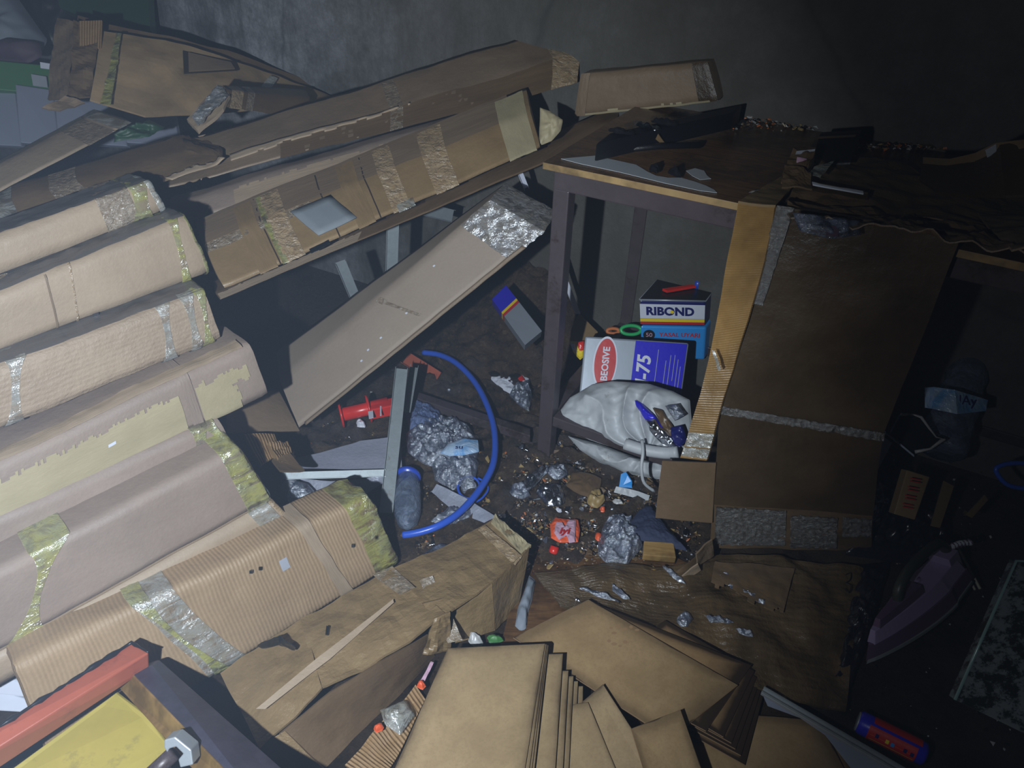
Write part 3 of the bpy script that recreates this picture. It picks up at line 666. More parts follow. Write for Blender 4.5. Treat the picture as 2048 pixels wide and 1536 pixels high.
# big curved split carton, upper left
top = [(112, 34, 2.34), (150, 40, 2.30), (205, 58, 2.30), (330, 78, 2.38), (450, 112, 2.5), (560, 150, 2.64), (668, 192, 2.72)]
bot = [(95, 192, 2.20), (135, 196, 2.16), (180, 196, 2.14), (290, 232, 2.2), (390, 226, 2.3), (520, 222, 2.45), (668, 206, 2.62)]
big = empty('burst_carton', D(330, 235, 2.3), 'wide burst carton with frayed open end and a long slot, upper left against the wall', 'box')
sheet('front_panel', pd3([(x, y, d) for x, y, d in top[2:]]), pd3(bot[2:]), .006, 'amber', big, .008, 5, .02, 2)
sheet('rear_panel', pd3([(x+6, y-10, d+.12) for x, y, d in top[1:]]), pd3([(x, y-8, d+.14) for x, y, d in bot[1:]]), .005, 'brown', big, .008, 5, .03, 9)
sheet('open_end_flap', pd3([(112, 34, 2.34), (148, 44, 2.30)]), pd3([(92, 196, 2.2), (132, 200, 2.14)]), .006, 'damp', big, .006, 12, .012, 4)
sheet('end_edge', pd3([(150, 44, 2.30), (203, 60, 2.3)]), pd3([(138, 198, 2.15), (180, 196, 2.14)]), .005, 'brown', big, .008, 16, .012, 5, rid=.008)
sheet('ribbed_flap', pd3([(158, 42, 2.27), (203, 40, 2.27)]), pd3([(158, 98, 2.25), (201, 96, 2.25)]), .005, 'corrD', big, .002, 12, .01, 6)['label'] = 'small ribbed cardboard flap'
sheet('film_strip', pd3([(233, 66, 2.29), (243, 66, 2.29)]), pd3([(200, 206, 2.12), (222, 210, 2.12)]), .002, 'filmY', big, .004, 30, .008, 7)
def slot(u, v): return False
o = sheet('slot', pd3([(366, 100, 2.395), (470, 124, 2.49)]), pd3([(368, 146, 2.34), (476, 140, 2.47)]), .004, 'charE', big, .001, 5, .02)
o = sheet('slot_flap', pd3([(377, 104, 2.375), (462, 124, 2.47)]), pd3([(378, 142, 2.33), (470, 137, 2.455)]), .004, 'damp', big, .001, 5, .02)
o = sheet('torn_flap', pd3([(130, 190, 2.1), (170, 205, 2.12)]), pd3([(84, 214, 2.06), (120, 222, 2.08)]), .005, 'damp', big, .008, 18, .01, 8)
o = sheet('packing_tape', pd3([(540, 150, 2.57), (556, 156, 2.585)]), pd3([(516, 182, 2.49), (536, 186, 2.5)]), .002, 'film', big, .003, 30, .008, 4)
# small taped end between
fb = boxd('long_carton', [(458, 180, 2.06), (620, 196, 2.44), (612, 236, 2.40), (452, 216, 2.02)], [(440, 168, 2.14), (612, 178, 2.52)], 'brown', 'short brown carton with silvery taped end, in front of the burst carton', GB, seed=37, amp=.003, rho=.006)
fb.band('packing_tape', 462, 486, 'tapeT', rid=.002); fb.band('packing_tape', 494, 508, 'tape', rid=.001)
sheet('end_panel', pd3([(374, 240, 1.98), (434, 168, 2.10), (446, 170, 2.10)]), pd3([(396, 262, 1.95), (446, 216, 2.00), (460, 190, 2.04)]), .010, 'tan', fb.root, .003, 12, .01, 3)
sheet('silver_tape', pd3([(384, 234, 1.972), (434, 172, 2.085), (446, 176, 2.085)]), pd3([(396, 252, 1.945), (440, 210, 1.99), (458, 192, 2.025)]), .001, 'silverwrap', fb.root, .003, 50, .006, 4, rid=.004)['label'] = 'silvery crumpled tape'
# ================================================================ far upper left clutter
gs = empty('shelf_unit', D(20, 300, 2.7), 'green beam over pale white panels at the far left edge', 'shelf')
prism('shelf_beam', pd3([(-120, 110, 2.7), (112, 132, 2.85), (108, 190, 2.82), (-120, 168, 2.67)]), fw*.05, 'green', gs, .004)
prism('price_card', pd3([(62, 148, 2.77), (92, 153, 2.79), (95, 175, 2.78), (66, 171, 2.76)]), fw*.004, 'sticker', gs, 0)['label'] = 'pale blue-white card'
prism('price_card', pd3([(80, 124, 2.74), (110, 129, 2.76), (110, 140, 2.76), (81, 136, 2.74)]), fw*.004, 'white', gs, 0)['label'] = 'white card'
for k, (a, b) in enumerate(((-140, 28), (30, 104), (106, 240), (242, 345))):
    prism('white_panel', pd3([(a, 165+a*.11, 2.75), (b, 168+b*.11, 2.8), (b+14, 292, 2.7), (a+10, 285, 2.66)]), fw*.03, 'whitepan', gs, .004)
o = prism('green_board', pd3([(100, -60, 2.9), (292, -60, 2.8), (300, 60, 2.8), (200, 48, 2.85), (120, 16, 2.9)]), fw*.05, 'dgreen'); tag(o, 'dark green panel hanging above the burst carton at the top edge', 'panel')
o = pillow('cloth_bundle', pd3([(-60, -30, 2.9), (25, -20, 2.9), (60, 30, 2.9), (95, 80, 2.85), (85, 110, 2.8), (20, 120, 2.8), (-60, 110, 2.8)]), .06, 'cloth', None, .02, 9, 14, 60, -fw, rid=.03); tag(o, 'pale grey crumpled cloth at the top left corner', 'cloth')
o = pillow('plum_bag', pd3([(-30, 92, 2.7), (20, 80, 2.7), (80, 86, 2.7), (84, 112, 2.7), (60, 126, 2.7), (-30, 118, 2.7)]), .05, 'maroon', None, .008, 9, 10, 40, -fw); tag(o, 'dark plum cloth bundle lying on the green beam', 'bag')
o = pillow('dark_sack', pd3([(40, -60, 3.05), (180, -60, 3.05), (150, 30, 3.0), (110, 100, 2.95), (92, 60, 2.95), (55, 10, 2.95)]), .05, 'black', None, .02, 10, 12, 50, -fw, rid=.02); tag(o, 'black bundle between pale cloth and green panel', 'bag')
o = pillow('green_litter', pd3([(225, 285, 2.1), (240, 262, 2.15), (300, 240, 2.2), (330, 255, 2.2), (300, 272, 2.15)]), .02, 'dgreen', None, .02, 40, 8, 40, -fw, rid=.02); tag(o, 'green leafy scrap in the gap beside the pale taped carton', 'scrap')
# ================================================================ floor litter bed
def heap(name, poly, dome, mat, amp, label, cat, seed=0, z=0.0, kind='stuff', freq=22, rings=60, nb=220):
    o = pillow(name, pz(poly, z), dome, mat, None, amp, freq, rings, nb, zz, 0, seed, .7, rid=amp*.8); return tag(o, label, cat, kind=kind)
heap('litter_bed', [(640, 820), (760, 720), (900, 640), (1060, 500), (1180, 560), (1260, 700), (1330, 800), (1400, 900), (1480, 1050), (1380, 1150), (1180, 1190), (1040, 1230), (900, 1260), (820, 1170), (700, 1010), (560, 960), (560, 880)], .014, 'litter', .020, 'wet brown litter and mud covering the floor in front of the table', 'litter', 3)
def crumbs(name, regions, n, mats, smin, smax, label, zbase=0.0, seed=1, zf=None, flat=.5):
    rnd = random.Random(seed); vs = []; fs = []; mi = []
    for _ in range(n):
        x0, y0, x1, y1 = rnd.choice(regions); x = rnd.uniform(x0, x1); y = rnd.uniform(y0, y1)
        p = Z(x, y, zbase+rnd.uniform(0, .02 if zbase == 0 else .004)); s = rnd.uniform(smin, smax)*rnd.choice((.5, .7, 1, 1.3)); k = len(vs)
        rot = Matrix.Rotation(rnd.uniform(0, 6.3), 3, 'Z') @ Matrix.Rotation(rnd.uniform(-.6, .6), 3, 'X') @ Matrix.Rotation(rnd.uniform(-.6, .6), 3, 'Y')
        h = s*rnd.uniform(.12, flat)
        m_ = rnd.randint(3, 5); ring = [(math.cos(6.283*i/m_)*s*rnd.uniform(.5, 1), math.sin(6.283*i/m_)*s*rnd.uniform(.4, .8)) for i in range(m_)]
        vs += [p+rot @ V((a, b, 0)) for a, b in ring]+[p+rot @ V((a*.8, b*.8, h*rnd.uniform(.5, 1.2))) for a, b in ring]
        f = [[k+i for i in range(m_)], [k+m_+i for i in reversed(range(m_))]]+[[k+i, k+m_+i, k+m_+(i+1) % m_, k+(i+1) % m_] for i in range(m_)]
        fs += f; mi += [rnd.randrange(len(mats))]*len(f)
    o = mesh(name, vs, fs, None, None, mats=mats, mi=mi); return tag(o, label, 'litter', kind='stuff')
CR = ['crumb_b']*8+['crumb_k']*5+['crumb_w', 'crumb_y', 'crumb_y', 'foil', 'foil', 'crumb_o', 'clear']
crumbs('litter_crumbs', [(830, 900, 1320, 1150), (960, 850, 1400, 1130), (1000, 930, 1300, 1120)], 9000, CR, .002, .008, 'countless wet crumbs, chips and foil bits strewn in front of the table', .012, 3)
crumbs('litter_crumbs', [(640, 740, 1080, 900), (900, 640, 1160, 860), (1040, 480, 1120, 560), (1100, 700, 1240, 830), (600, 880, 900, 1100)], 1800, CR, .002, .009, 'fine scraps scattered behind the blue hose and under the table', .008, 4)
crumbs('litter_crumbs', [(1700, 1050, 2048, 1500), (1760, 850, 1980, 1100)], 300, ['crumb_k', 'crumb_b', 'crumb_k', 'crumb_w'], .002, .009, 'dim scraps on the dark floor around the iron', .004, 5)
crumbs('litter_flakes', [(830, 870, 1320, 1140), (980, 880, 1380, 1110)], 420, ['crumb_b', 'crumb_b', 'crumb_y', 'clear', 'clear', 'foil', 'crumb_k'], .007, .018, 'larger wet flakes of film, foil and board among the litter', .016, 8, flat=.12)
rnd = random.Random(11)
o = sheet('rubble_bank', [WL(840, 600, .02), WL(930, 545, .02), WL(1010, 500, .02), WL(1090, 480, .02), WL(1170, 560, .02), WL(1250, 650, .02)], pz([(840, 700), (920, 770), (1000, 790), (1090, 760), (1160, 720), (1240, 700)], .015), .03, 'litter', None, .02, 12, .014, 4, rid=.02); tag(o, 'dark bank of wet rubble piled against the wall behind the table leg', 'rubble', kind='stuff')
# crumpled foil and film scraps big enough to point at
def scrap(x, y, w_, h_, mat, label, cat='scrap', ang=0, z=.03, dome=.012, seed=0, name='crumpled_scrap', amp=.008, rid=.012, shape=None, group=None):
    poly = []
    r2 = random.Random(seed+int(x)); N = 11
    for i in range(N):
        a = 6.283*i/N; rr = r2.uniform(.65, 1.05); dx, dy = math.cos(a)*w_/2*rr, math.sin(a)*h_/2*rr
        ca, sa = math.cos(ang), math.sin(ang); poly.append((x+dx*ca-dy*sa, y+dx*sa+dy*ca))
    o = pillow(name, pz(poly, z), dome, mat, None, amp, 55, 9, 40, zz, .3, seed, rid=rid); return tag(o, label, cat, group)
scrap(1065, 962, 100, 26, 'foil', 'twisted silver foil strip on the litter right of the blue hose', 'foil', -.75, seed=2)
scrap(1105, 990, 70, 50, 'foil', 'crumpled silver foil ball beside the twisted strip', 'foil', .3, seed=3)
scrap(1040, 985, 44, 30, 'clear', 'small clear film scrap left of the silver foil', 'film', .3, seed=4)
scrap(1115, 945, 46, 40, 'clear', 'dull film scrap just below the table leg', 'film', .2, seed=5)
scrap(1168, 968, 90, 60, 'crumb_b', 'smooth wet brown paper lump right of the foil', 'paper', .1, seed=6, rid=.002, amp=.004)
scrap(1190, 1000, 40, 44, 'crumb_y', 'ochre brown lump in the middle of the litter', 'scrap', .1, seed=7)
scrap(1236, 1004, 24, 12, 'crumb_w', 'grey white chip at the right of the litter', 'chip', .1, seed=8, dome=.004, rid=.001)
scrap(1118, 1020, 16, 10, 'white', 'white chip above the orange wrapper', 'chip', .5, seed=9, dome=.004, rid=.001)
scrap(1250, 1044, 34, 22, 'clear', 'tiny bright film scrap left of the navy cloth', 'film', .1, seed=10)
scrap(1165, 1215, 60, 26, 'foil', 'shiny film pinch above the tilted hardboard sheets', 'film', .25, seed=12, z=.02)
scrap(905, 1035, 90, 34, 'clear', 'wet film folds between hose and taped kraft carton', 'film', -.3, seed=14)
scrap(880, 1120, 90, 60, 'blackpl', 'dark wet plastic folds beside the corrugated carton end', 'plastic', -.3, seed=15, z=.02)
scrap(990, 1105, 60, 16, 'crumb_w', 'pale scrap edging the torn kraft carton', 'scrap', .2, seed=16)
scrap(1075, 540, 60, 22, 'foil', 'bright film scraps on the floor behind the table leg', 'film', 0, seed=18, z=.02)
scrap(1000, 740, 60, 22, 'foil', 'foil scrap above the white printed pouch', 'foil', .3, seed=19, z=.03)
scrap(640, 800, 60, 30, 'blackpl', 'dark folded plastic below the leaning carton foot', 'plastic', .1, seed=21)
scrap(986, 1206, 60, 16, 'crumb_b', 'brown shred in the crack beside the kraft carton', 'scrap', 1.2, seed=22)
heap('white_foam_drips', [(1030, 1252), (1036, 1215), (1046, 1190), (1058, 1150), (1070, 1160), (1064, 1200), (1056, 1225), (1052, 1258), (1040, 1262)], .014, 'cloth', .008, 'curdled bluish white film between kraft carton and wooden board', 'film', 8, .02, kind=None, rings=12, nb=50)
# ================================================================ wooden board and soaked cardboard on the floor
o = prism('floor_board', pz([(1046, 1112), (1352, 1120), (1480, 1180), (1500, 1420), (1180, 1300), (1000, 1300)], .006), (0, 0, .01), 'floorply', None, .001); tag(o, 'wet reddish wooden board lying on the floor above the tilted hardboard sheets', 'board')
o = prism('pine_block', pz([(1286, 1092), (1345, 1096), (1350, 1126), (1284, 1120)], .03), (0, 0, .02), 'woodlt', None, .002); tag(o, 'short ochre pine block below the navy cloth', 'wood')
o = prism('pine_block', pz([(1285, 1140), (1360, 1146), (1350, 1162), (1282, 1156)], .026), (0, 0, .008), 'woodlt', None, .002); tag(o, 'thin reddish wood strip under the folded brown flap', 'wood')
tp = [(1070, 1150), (1220, 1130), (1345, 1136), (1440, 1110), (1560, 1116), (1725, 1140)]; bt = [(1120, 1215), (1250, 1270), (1380, 1330), (1480, 1370), (1570, 1400), (1690, 1425)]
fc = empty('soaked_carton_flat', Z(1450, 1250, 0), 'large soaked dark cardboard sheet lying flat on the floor, wrinkled and shiny', 'cardboard')
sheet('cardboard_ply', pz(tp, .03), pz(bt, .03), .006, 'soakrib', fc, .010, 9, .009, 4, rid=.009)
sheet('torn_top_ply', pz([(1430, 1122), (1520, 1128), (1590, 1136)], .052), pz([(1420, 1170), (1500, 1215), (1560, 1250)], .052), .003, 'brown', fc, .004, 16, .01, 6, skip=lambda a, b: b > .8+.25*noise.noise(V((a*7, 0, 0))))
for k, (x, y, w_, h_, a) in enumerate(((1460, 1160, 70, 22, .5), (1500, 1190, 90, 14, .4), (1240, 1185, 50, 10, .7), (1350, 1150, 60, 10, .7), (1200, 1190, 90, 9, .35), (1370, 1240, 26, 34, .3), (1440, 1240, 60, 14, .2), (1490, 1264, 34, 12, .3))):
    poly = [(x+math.cos(t)*w_/2*math.cos(a)-math.sin(t)*h_/2*math.sin(a), y+math.cos(t)*w_/2*math.sin(a)+math.sin(t)*h_/2*math.cos(a)) for t in [6.283*i/12 for i in range(12)]]
    pillow('tape_shred', pz([(q_[0]+random.uniform(-4, 4), q_[1]+random.uniform(-3, 3)) for q_ in poly], .044), .0015, 'clear', fc, .003, 80, 8, 40, zz, .2, k, rid=.007)
cr = tube('marker_curl', [Z(x, y, .045) for x, y in ((1690, 1150), (1702, 1146), (1700, 1160), (1692, 1166), (1702, 1172), (1698, 1186), (1690, 1178))], .0012, 'black', fc, 6, smooth_iter=4)
# folded brown flap standing up
o = empty('folded_flap', Z(1390, 1160, 0), 'small upright folded cardboard corner, left of the taped carton foot', 'cardboard')
sheet('flap_leaf', [Z(1345, 1150, .03), Z(1392, 1112, .10)], [Z(1350, 1166, .02), Z(1396, 1140, .03)], .004, 'brown', o, .003, 20, .008)
sheet('flap_leaf', [D(1392, 1108, 1.80), D(1425, 1080, 1.84)], [D(1396, 1134, 1.84), D(1428, 1112, 1.88)], .004, 'damp', o, .003, 20, .008)
sheet('flap_leaf', [D(1352, 1162, 1.86), D(1396, 1128, 1.82)], [D(1356, 1170, 1.87), D(1402, 1142, 1.85)], .004, 'tan', o, .002, 20, .008)
# ================================================================ carton draped from the table to the floor
tc = empty('draped_carton', Z(1500, 1080, 0), 'tall wet flattened carton hanging from the table front down to the floor', 'box')
pT = [Z(1548, 418, TT), Z(1960, 476, TT)]
T0, T1 = D(1552, 412, 1.475), D(1925, 470, 1.36)
B0, B1 = Z(1420, 1096, .03), Z(1742, 1100, .03)
mid0, mid1 = D(1440, 812, 1.72), D(1768, 866, 1.62)
d0, d1 = D(1425, 1010, 1.84), D(1745, 1030, 1.80)
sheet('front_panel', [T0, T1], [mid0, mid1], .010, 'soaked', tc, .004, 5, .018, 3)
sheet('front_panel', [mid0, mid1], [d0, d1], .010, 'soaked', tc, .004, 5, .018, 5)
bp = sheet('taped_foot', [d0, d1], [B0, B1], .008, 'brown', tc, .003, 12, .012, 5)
e1 = lambda a, b, n_: [a.lerp(b, i/n_) for i in range(n_+1)]
for (a, b, c_, d_) in ((.02, .46, .02, .9), (.49, .78, .12, .95), (.81, .99, .1, .6)):
    tpp = [(d0.lerp(d1, a+(b-a)*i/8)).lerp(B0.lerp(B1, a+(b-a)*i/8), c_) - fw*.006 for i in range(9)]
    bpp = [(d0.lerp(d1, a+(b-a)*i/8)).lerp(B0.lerp(B1, a+(b-a)*i/8), d_) - fw*.006 for i in range(9)]
    sheet('packing_tape', tpp, bpp, .0006, 'tapeD', tc, .002, 130, .0035, 7, rid=.0025)
tpp = [mid0.lerp(mid1, i/12)-fw*.005 for i in range(13)]; bpp = [p+(d0-mid0).normalized()*.020 for p in tpp]
sheet('seam_tape', tpp, bpp, .0006, 'tapeD', tc, .002, 130, .003, 9, rid=.003)['label'] = 'glittering strip of wet tape'
sheet('side_band', [T0.lerp(T1, .0)-fw*.006, T0.lerp(T1, .10)-fw*.006], [T0.lerp(mid0, .45)-fw*.006, T0.lerp(mid0, .45).lerp(T1.lerp(mid1, .45), .08)-fw*.006], .001, 'tapeD', tc, .002, 130, .004, 2)
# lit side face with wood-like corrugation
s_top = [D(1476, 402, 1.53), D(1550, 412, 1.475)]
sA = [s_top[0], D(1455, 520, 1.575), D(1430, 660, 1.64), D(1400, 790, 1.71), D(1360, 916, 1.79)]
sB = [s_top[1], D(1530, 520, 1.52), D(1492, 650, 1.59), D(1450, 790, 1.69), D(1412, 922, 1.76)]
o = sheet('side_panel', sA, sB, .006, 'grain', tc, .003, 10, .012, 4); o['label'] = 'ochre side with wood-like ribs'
for a, b in ((.895, .93), (.955, .97)):
    i = lambda L, t: L[min(int(t*4), 3)].lerp(L[min(int(t*4), 3)+1], t*4-min(int(t*4), 3))
    sheet('packing_tape', [i(sA, a)-fw*.004, i(sB, a)-fw*.004], [i(sA, b+.02)-fw*.004, i(sB, b+.02)-fw*.004], .001, 'film', tc, .002, 70, .005, 3)
sheet('torn_tape_curl', [D(1424, 700, 1.60), D(1430, 702, 1.60)], [D(1436, 742, 1.61), D(1442, 738, 1.61)], .0015, 'film', tc, .003, 60, .005, 3)
# top flap folding onto the table
sheet('top_flap', [Z(1566, 352, TT+.004), Z(1600, 356, TT+.004)], [s_top[0]-fw*.003, s_top[1]-fw*.003], .005, 'kraft', tc, .002, 20, .01)
# bottom-left flap on the floor
sheet('bottom_flap', [D(1324, 922, 1.86), D(1385, 924, 1.82), D(1432, 926, 1.78)], [D(1310, 1036, 1.92), D(1370, 1042, 1.90), D(1424, 1046, 1.86)], .005, 'brown', tc, .002, 10, .015)
# ================================================================ wet paper and cardboard on the table top
ws = empty('wet_wrapping', Z(1800, 400, TT), 'wide wet brown wrapping sheet spread over the right half of the table', 'cardboard')
sheet('paper_sheet', pz([(1640, 322), (1750, 318), (1860, 350), (2060, 385)], TT+.01), pz([(1556, 402), (1700, 425), (1830, 440), (2100, 500)], TT+.006), .003, 'brown', ws, .010, 10, .012, 3, rid=.008)
sheet('overhanging_edge', pz([(1570, 405), (1720, 428), (1830, 442), (1960, 462), (2110, 492)], TT+.006), [D(1580, 440, 1.42), D(1715, 460, 1.38), D(1830, 466, 1.34), D(1965, 492, 1.30), D(2110, 530, 1.25)], .003, 'brown', ws, .006, 24, .01, 5, rid=.012)
sheet('sagging_corner', pz([(1950, 420), (2060, 410)], TT+.008), [D(2024, 500, 1.26), D(2090, 486, 1.24)], .004, 'damp', ws, .004, 14, .01, 5)
pillow('plastic_pocket', pd([(1585, 425), (1650, 432), (1720, 442), (1722, 470), (1660, 478), (1600, 462)], 1.40), .012, 'blackpl', ws, .006, 40, 10, 50, -fw, rid=.01)
sheet('sticker', pd([(1655, 450), (1678, 453)], 1.385), pd([(1652, 470), (1676, 473)], 1.385), .001, 'maroon', ws, .0005, 5, .01)['label'] = 'dim purple square sticker'
o = empty('curled_cardboard', Z(1950, 360, TT), 'large curled dark cardboard sheet rolling up at the right end of the table', 'cardboard')
arc = lambda pts, d, n=8: [D(x, y, d+k*0) for k, (x, y) in enumerate(pts)]
sheet('curled_sheet', pd3([(1848, 318, 1.62), (1900, 322, 1.56), (1950, 312, 1.52), (2000, 290, 1.46), (2080, 278, 1.4)]), pd3([(1838, 360, 1.56), (1870, 382, 1.5), (1940, 390, 1.44), (2010, 388, 1.38), (2100, 384, 1.34)]), .006, 'soaked', o, .003, 8, .015, 2)
sheet('bright_rim', pd3([(1846, 314, 1.615), (1900, 318, 1.555), (1950, 306, 1.515), (1990, 286, 1.47), (2080, 276, 1.4)]), pd3([(1846, 326, 1.605), (1900, 332, 1.545), (1950, 326, 1.505), (1990, 318, 1.46), (2080, 282, 1.39)]), .004, 'kraft', o, .002, 8, .01, 2)
sheet('white_corner', pd3([(1970, 300, 1.485), (1992, 288, 1.465)]), pd3([(1976, 320, 1.475), (1994, 322, 1.455)]), .002, 'sticker', o, .0005, 8, .01, 2)
o = empty('dark_open_carton', Z(1660, 330, TT), 'small black soot-stained carton standing at the back of the table', 'box')
bx = Box('carton', [D(1638, 272, 1.80), D(1722, 266, 1.74), D(1700, 330, 1.68), D(1626, 328, 1.73)], nd*.05, nd*.05, 'black', '', parent=o, amp=.006, seed=41)
bx.rect('rim', 0, .9, .93, 1, 'brown', off=.002)
o = empty('crumpled_cardboard', Z(1600, 370, TT), 'crumpled rust-brown cardboard scrap with torn white edges, front of the dark little carton', 'cardboard')
sheet('crumple_leaf', pd3([(1585, 300, 1.66), (1610, 296, 1.67), (1632, 296, 1.66)]), pd3([(1560, 368, 1.57), (1592, 372, 1.56), (1622, 336, 1.62)]), .004, 'brown', o, .010, 22, .008, 3, rid=.008)
sheet('crumple_leaf', pd3([(1568, 330, 1.6), (1600, 336, 1.59), (1620, 350, 1.57)]), pd3([(1562, 372, 1.55), (1590, 374, 1.54), (1625, 376, 1.53)]), .004, 'brown', o, .008, 22, .008, 5)
sheet('white_edge', pd3([(1594, 302, 1.64), (1630, 298, 1.64)]), pd3([(1592, 308, 1.638), (1628, 306, 1.638)]), .002, 'sticker', o, .003, 30, .006, 5)
sheet('white_edge', pd3([(1594, 314, 1.62), (1614, 316, 1.62)]), pd3([(1592, 326, 1.618), (1616, 328, 1.61)]), .002, 'pinkpr', o, .003, 30, .006, 6)
sheet('film_corner', pd3([(1628, 332, 1.62), (1668, 322, 1.64)]), pd3([(1616, 350, 1.58), (1640, 358, 1.58)]), .001, 'film', o, .003, 30, .008, 6)
o = empty('open_flap_strip', Z(1680, 385, TT), 'low dark folded strip with a bright upper edge, right of the crumpled scrap', 'cardboard')
sheet('strip_face', pz([(1624, 368), (1735, 388)], TT+.035), pz([(1614, 380), (1738, 408)], TT+.005), .004, 'soaked', o, .002, 10, .01)
sheet('strip_rim', pz([(1624, 364), (1726, 382)], TT+.038), pz([(1626, 369), (1727, 387)], TT+.036), .003, 'white', o, .001, 10, .01)['label'] = 'bright white edge'
scrap(1524, 383, 60, 7, 'film', 'thin film strip on the table edge at the draped carton', 'film', -.1, z=TT+.004, dome=.004, seed=31, rid=.003, amp=.002)
# burnt timber on the table
o = empty('charred_plank', Z(1300, 280, TT), 'charred black plank with wet ash, lying across the left of the table', 'wood')
e0, e1_ = Z(1200, 302, TT+.02), Z(1470, 240, TT+.03)
b_ = prism('charred_body', [e0-NN*.03-zz*.018, e0+NN*.05-zz*.018, e0+NN*.05+zz*.03, e0-NN*.03+zz*.025], e1_-e0, 'black', o, .004)
for i, t in enumerate((.12, .3, .42)): scr = pillow('wet_ash', [e0.lerp(e1_, t)+AX*math.cos(a)*.035+NN*math.sin(a)*.015+NN*.015+zz*.03 for a in [k*.628 for k in range(10)]], .006, 'foil' if i == 1 else 'tin', o, .006, 60, 6, 30, zz, .2, i, rid=.006)
o = empty('thin_char_stick', Z(1350, 290, TT), 'thin sooty stick in front of the charred plank', 'wood')
tube('stick_body', [Z(1240, 300, TT+.012), Z(1320, 292, TT+.012), Z(1400, 290, TT+.012)], .008, 'black', o, 8)
o = prism('kraft_triangle', [Z(1306, 288, TT+.01), Z(1332, 290, TT+.01), Z(1316, 268, TT+.045)], NN*.003, 'kraft', None); tag(o, 'tiny upright triangle of brown cardboard against the charred plank', 'cardboard')
for k, (x, y, l) in enumerate(((1310, 338, 'small dark wet lump on the left stain of the table'), (1350, 346, 'larger dark wet lump beside the pale laminate tongue'))):
    scrap(x, y, 26+8*k, 14+4*k, 'tin', l, 'lump', .3, z=TT+.006, dome=.012, seed=40+k, rid=.004, name='wet_lump')
crumbs('table_debris', [(1440, 232, 1640, 262), (1480, 236, 1620, 256), (1700, 286, 1900, 300), (1700, 290, 1860, 298)], 420, ['crumb_k', 'crumb_b', 'crumb_k', 'crumb_o', 'crumb_w', 'crumb_y'], .002, .012, 'burnt crumbs scattered along the back of the table', TT+.002, 9)
# ================================================================ collapsed kraft cartons at the bottom centre
kc = empty('collapsed_carton', Z(860, 1280, 0), 'crushed kraft carton bent in the middle, torn end towards the litter, lower centre', 'box')
def kz(L): return [Z(x, y, z) for x, y, z in L]
sheet('upper_panel', kz([(778, 1140, .13), (900, 1085, .13), (992, 1034, .13)]), kz([(888, 1232, .16), (985, 1165, .15), (1058, 1094, .13)]), .006, 'kraftw', kc, .006, 12, .012, 1)
sheet('end_panel', kz([(846, 1208, .155), (985, 1168, .15), (1058, 1096, .13)]), kz([(898, 1290, .05), (990, 1262, .02), (1036, 1222, .0)]), .006, 'kraftw', kc, .004, 12, .01, 2)
sheet('torn_edge', kz([(990, 1030, .132), (1062, 1090, .132)]), kz([(982, 1046, .134), (1048, 1106, .134)]), .008, 'pale', kc, .005, 40, .006, 3)
sheet('pale_tape', kz([(970, 1050, .137), (1044, 1112, .137)]), kz([(956, 1060, .139), (1030, 1130, .139)]), .001, 'tapeT', kc, .002, 30, .008, 4)
sheet('middle_panel', kz([(600, 1240, .10), (700, 1180, .12), (786, 1136, .13)]), kz([(640, 1372, .12), (740, 1330, .14), (890, 1230, .16)]), .006, 'kraftw', kc, .009, 11, .012, 5)
sheet('lower_panel', kz([(440, 1345, .07), (530, 1285, .09), (604, 1236, .10)]), kz([(520, 1500, .07), (590, 1430, .10), (644, 1374, .12)]), .006, 'kraftw', kc, .008, 10, .012, 6)
sheet('front_panel', kz([(560, 1470, .09), (660, 1385, .12), (760, 1322, .14), (856, 1270, .12)]), kz([(640, 1545, .0), (720, 1470, .0), (800, 1390, .0), (870, 1312, .0)]), .006, 'brown', kc, .004, 9, .012, 7)
sheet('lower_front_panel', kz([(380, 1470, .05), (500, 1500, .07), (570, 1462, .09)]), kz([(430, 1600, .0), (580, 1600, .0), (660, 1550, .0)]), .006, 'kraftw', kc, .004, 9, .012, 8)
sheet('cross_tape', kz([(838, 1160, .148), (866, 1150, .148)]), kz([(896, 1286, .10), (926, 1280, .10)]), .0015, 'tape', kc, .004, 20, .008, 9)
sheet('crumpled_fold', kz([(868, 1235, .165), (900, 1222, .168)]), kz([(846, 1312, .10), (900, 1300, .06)]), .005, 'kraftw', kc, .005, 36, .005, 9, rid=.006)
sheet('packing_tape', kz([(745, 1150, .125), (785, 1132, .13)]), kz([(800, 1190, .15), (830, 1175, .15)]), .001, 'tape', kc, .002, 30, .01, 10)
o = sheet('strapping_band', kz([(512, 1418, .105), (640, 1312, .13), (786, 1198, .148)]), kz([(530, 1418, .105), (660, 1318, .13), (788, 1204, .148)]), .0012, 'tan', None, .002, 7, .012, 3); tag(o, 'pale flat strap running diagonally over the crushed kraft carton', 'strap')
o = sheet('torn_paper_curl', kz([(516, 1290, .15), (560, 1272, .15), (590, 1296, .14)]), kz([(524, 1298, .12), (556, 1290, .12), (590, 1300, .12)]), .002, 'crumb_k', None, .006, 25, .006, 3); tag(o, 'charred curled paper scrap below the ribbed carton', 'paper')
for k, (x, y) in enumerate(((656, 1262), (708, 1090), (505, 1142))):
    o = prism('char_chip', [Z(x-3, y-9, .128), Z(x+3, y-8, .128), Z(x+1, y+9, .128), Z(x-5, y+8, .128)], (0, 0, .003), 'crumb_k') if k == 0 else prism('char_chip', [D(x-3, y-3, 1.55), D(x+3, y-3, 1.55), D(x+3, y+3, 1.55), D(x-3, y+3, 1.55)], -fw*.01, 'crumb_k')
    tag(o, ('black char splinter on the kraft carton beside the strap', 'tiny char speck on the ribbed carton near its yellow end', 'tiny char speck in the middle of the ribbed carton')[k], 'chip')
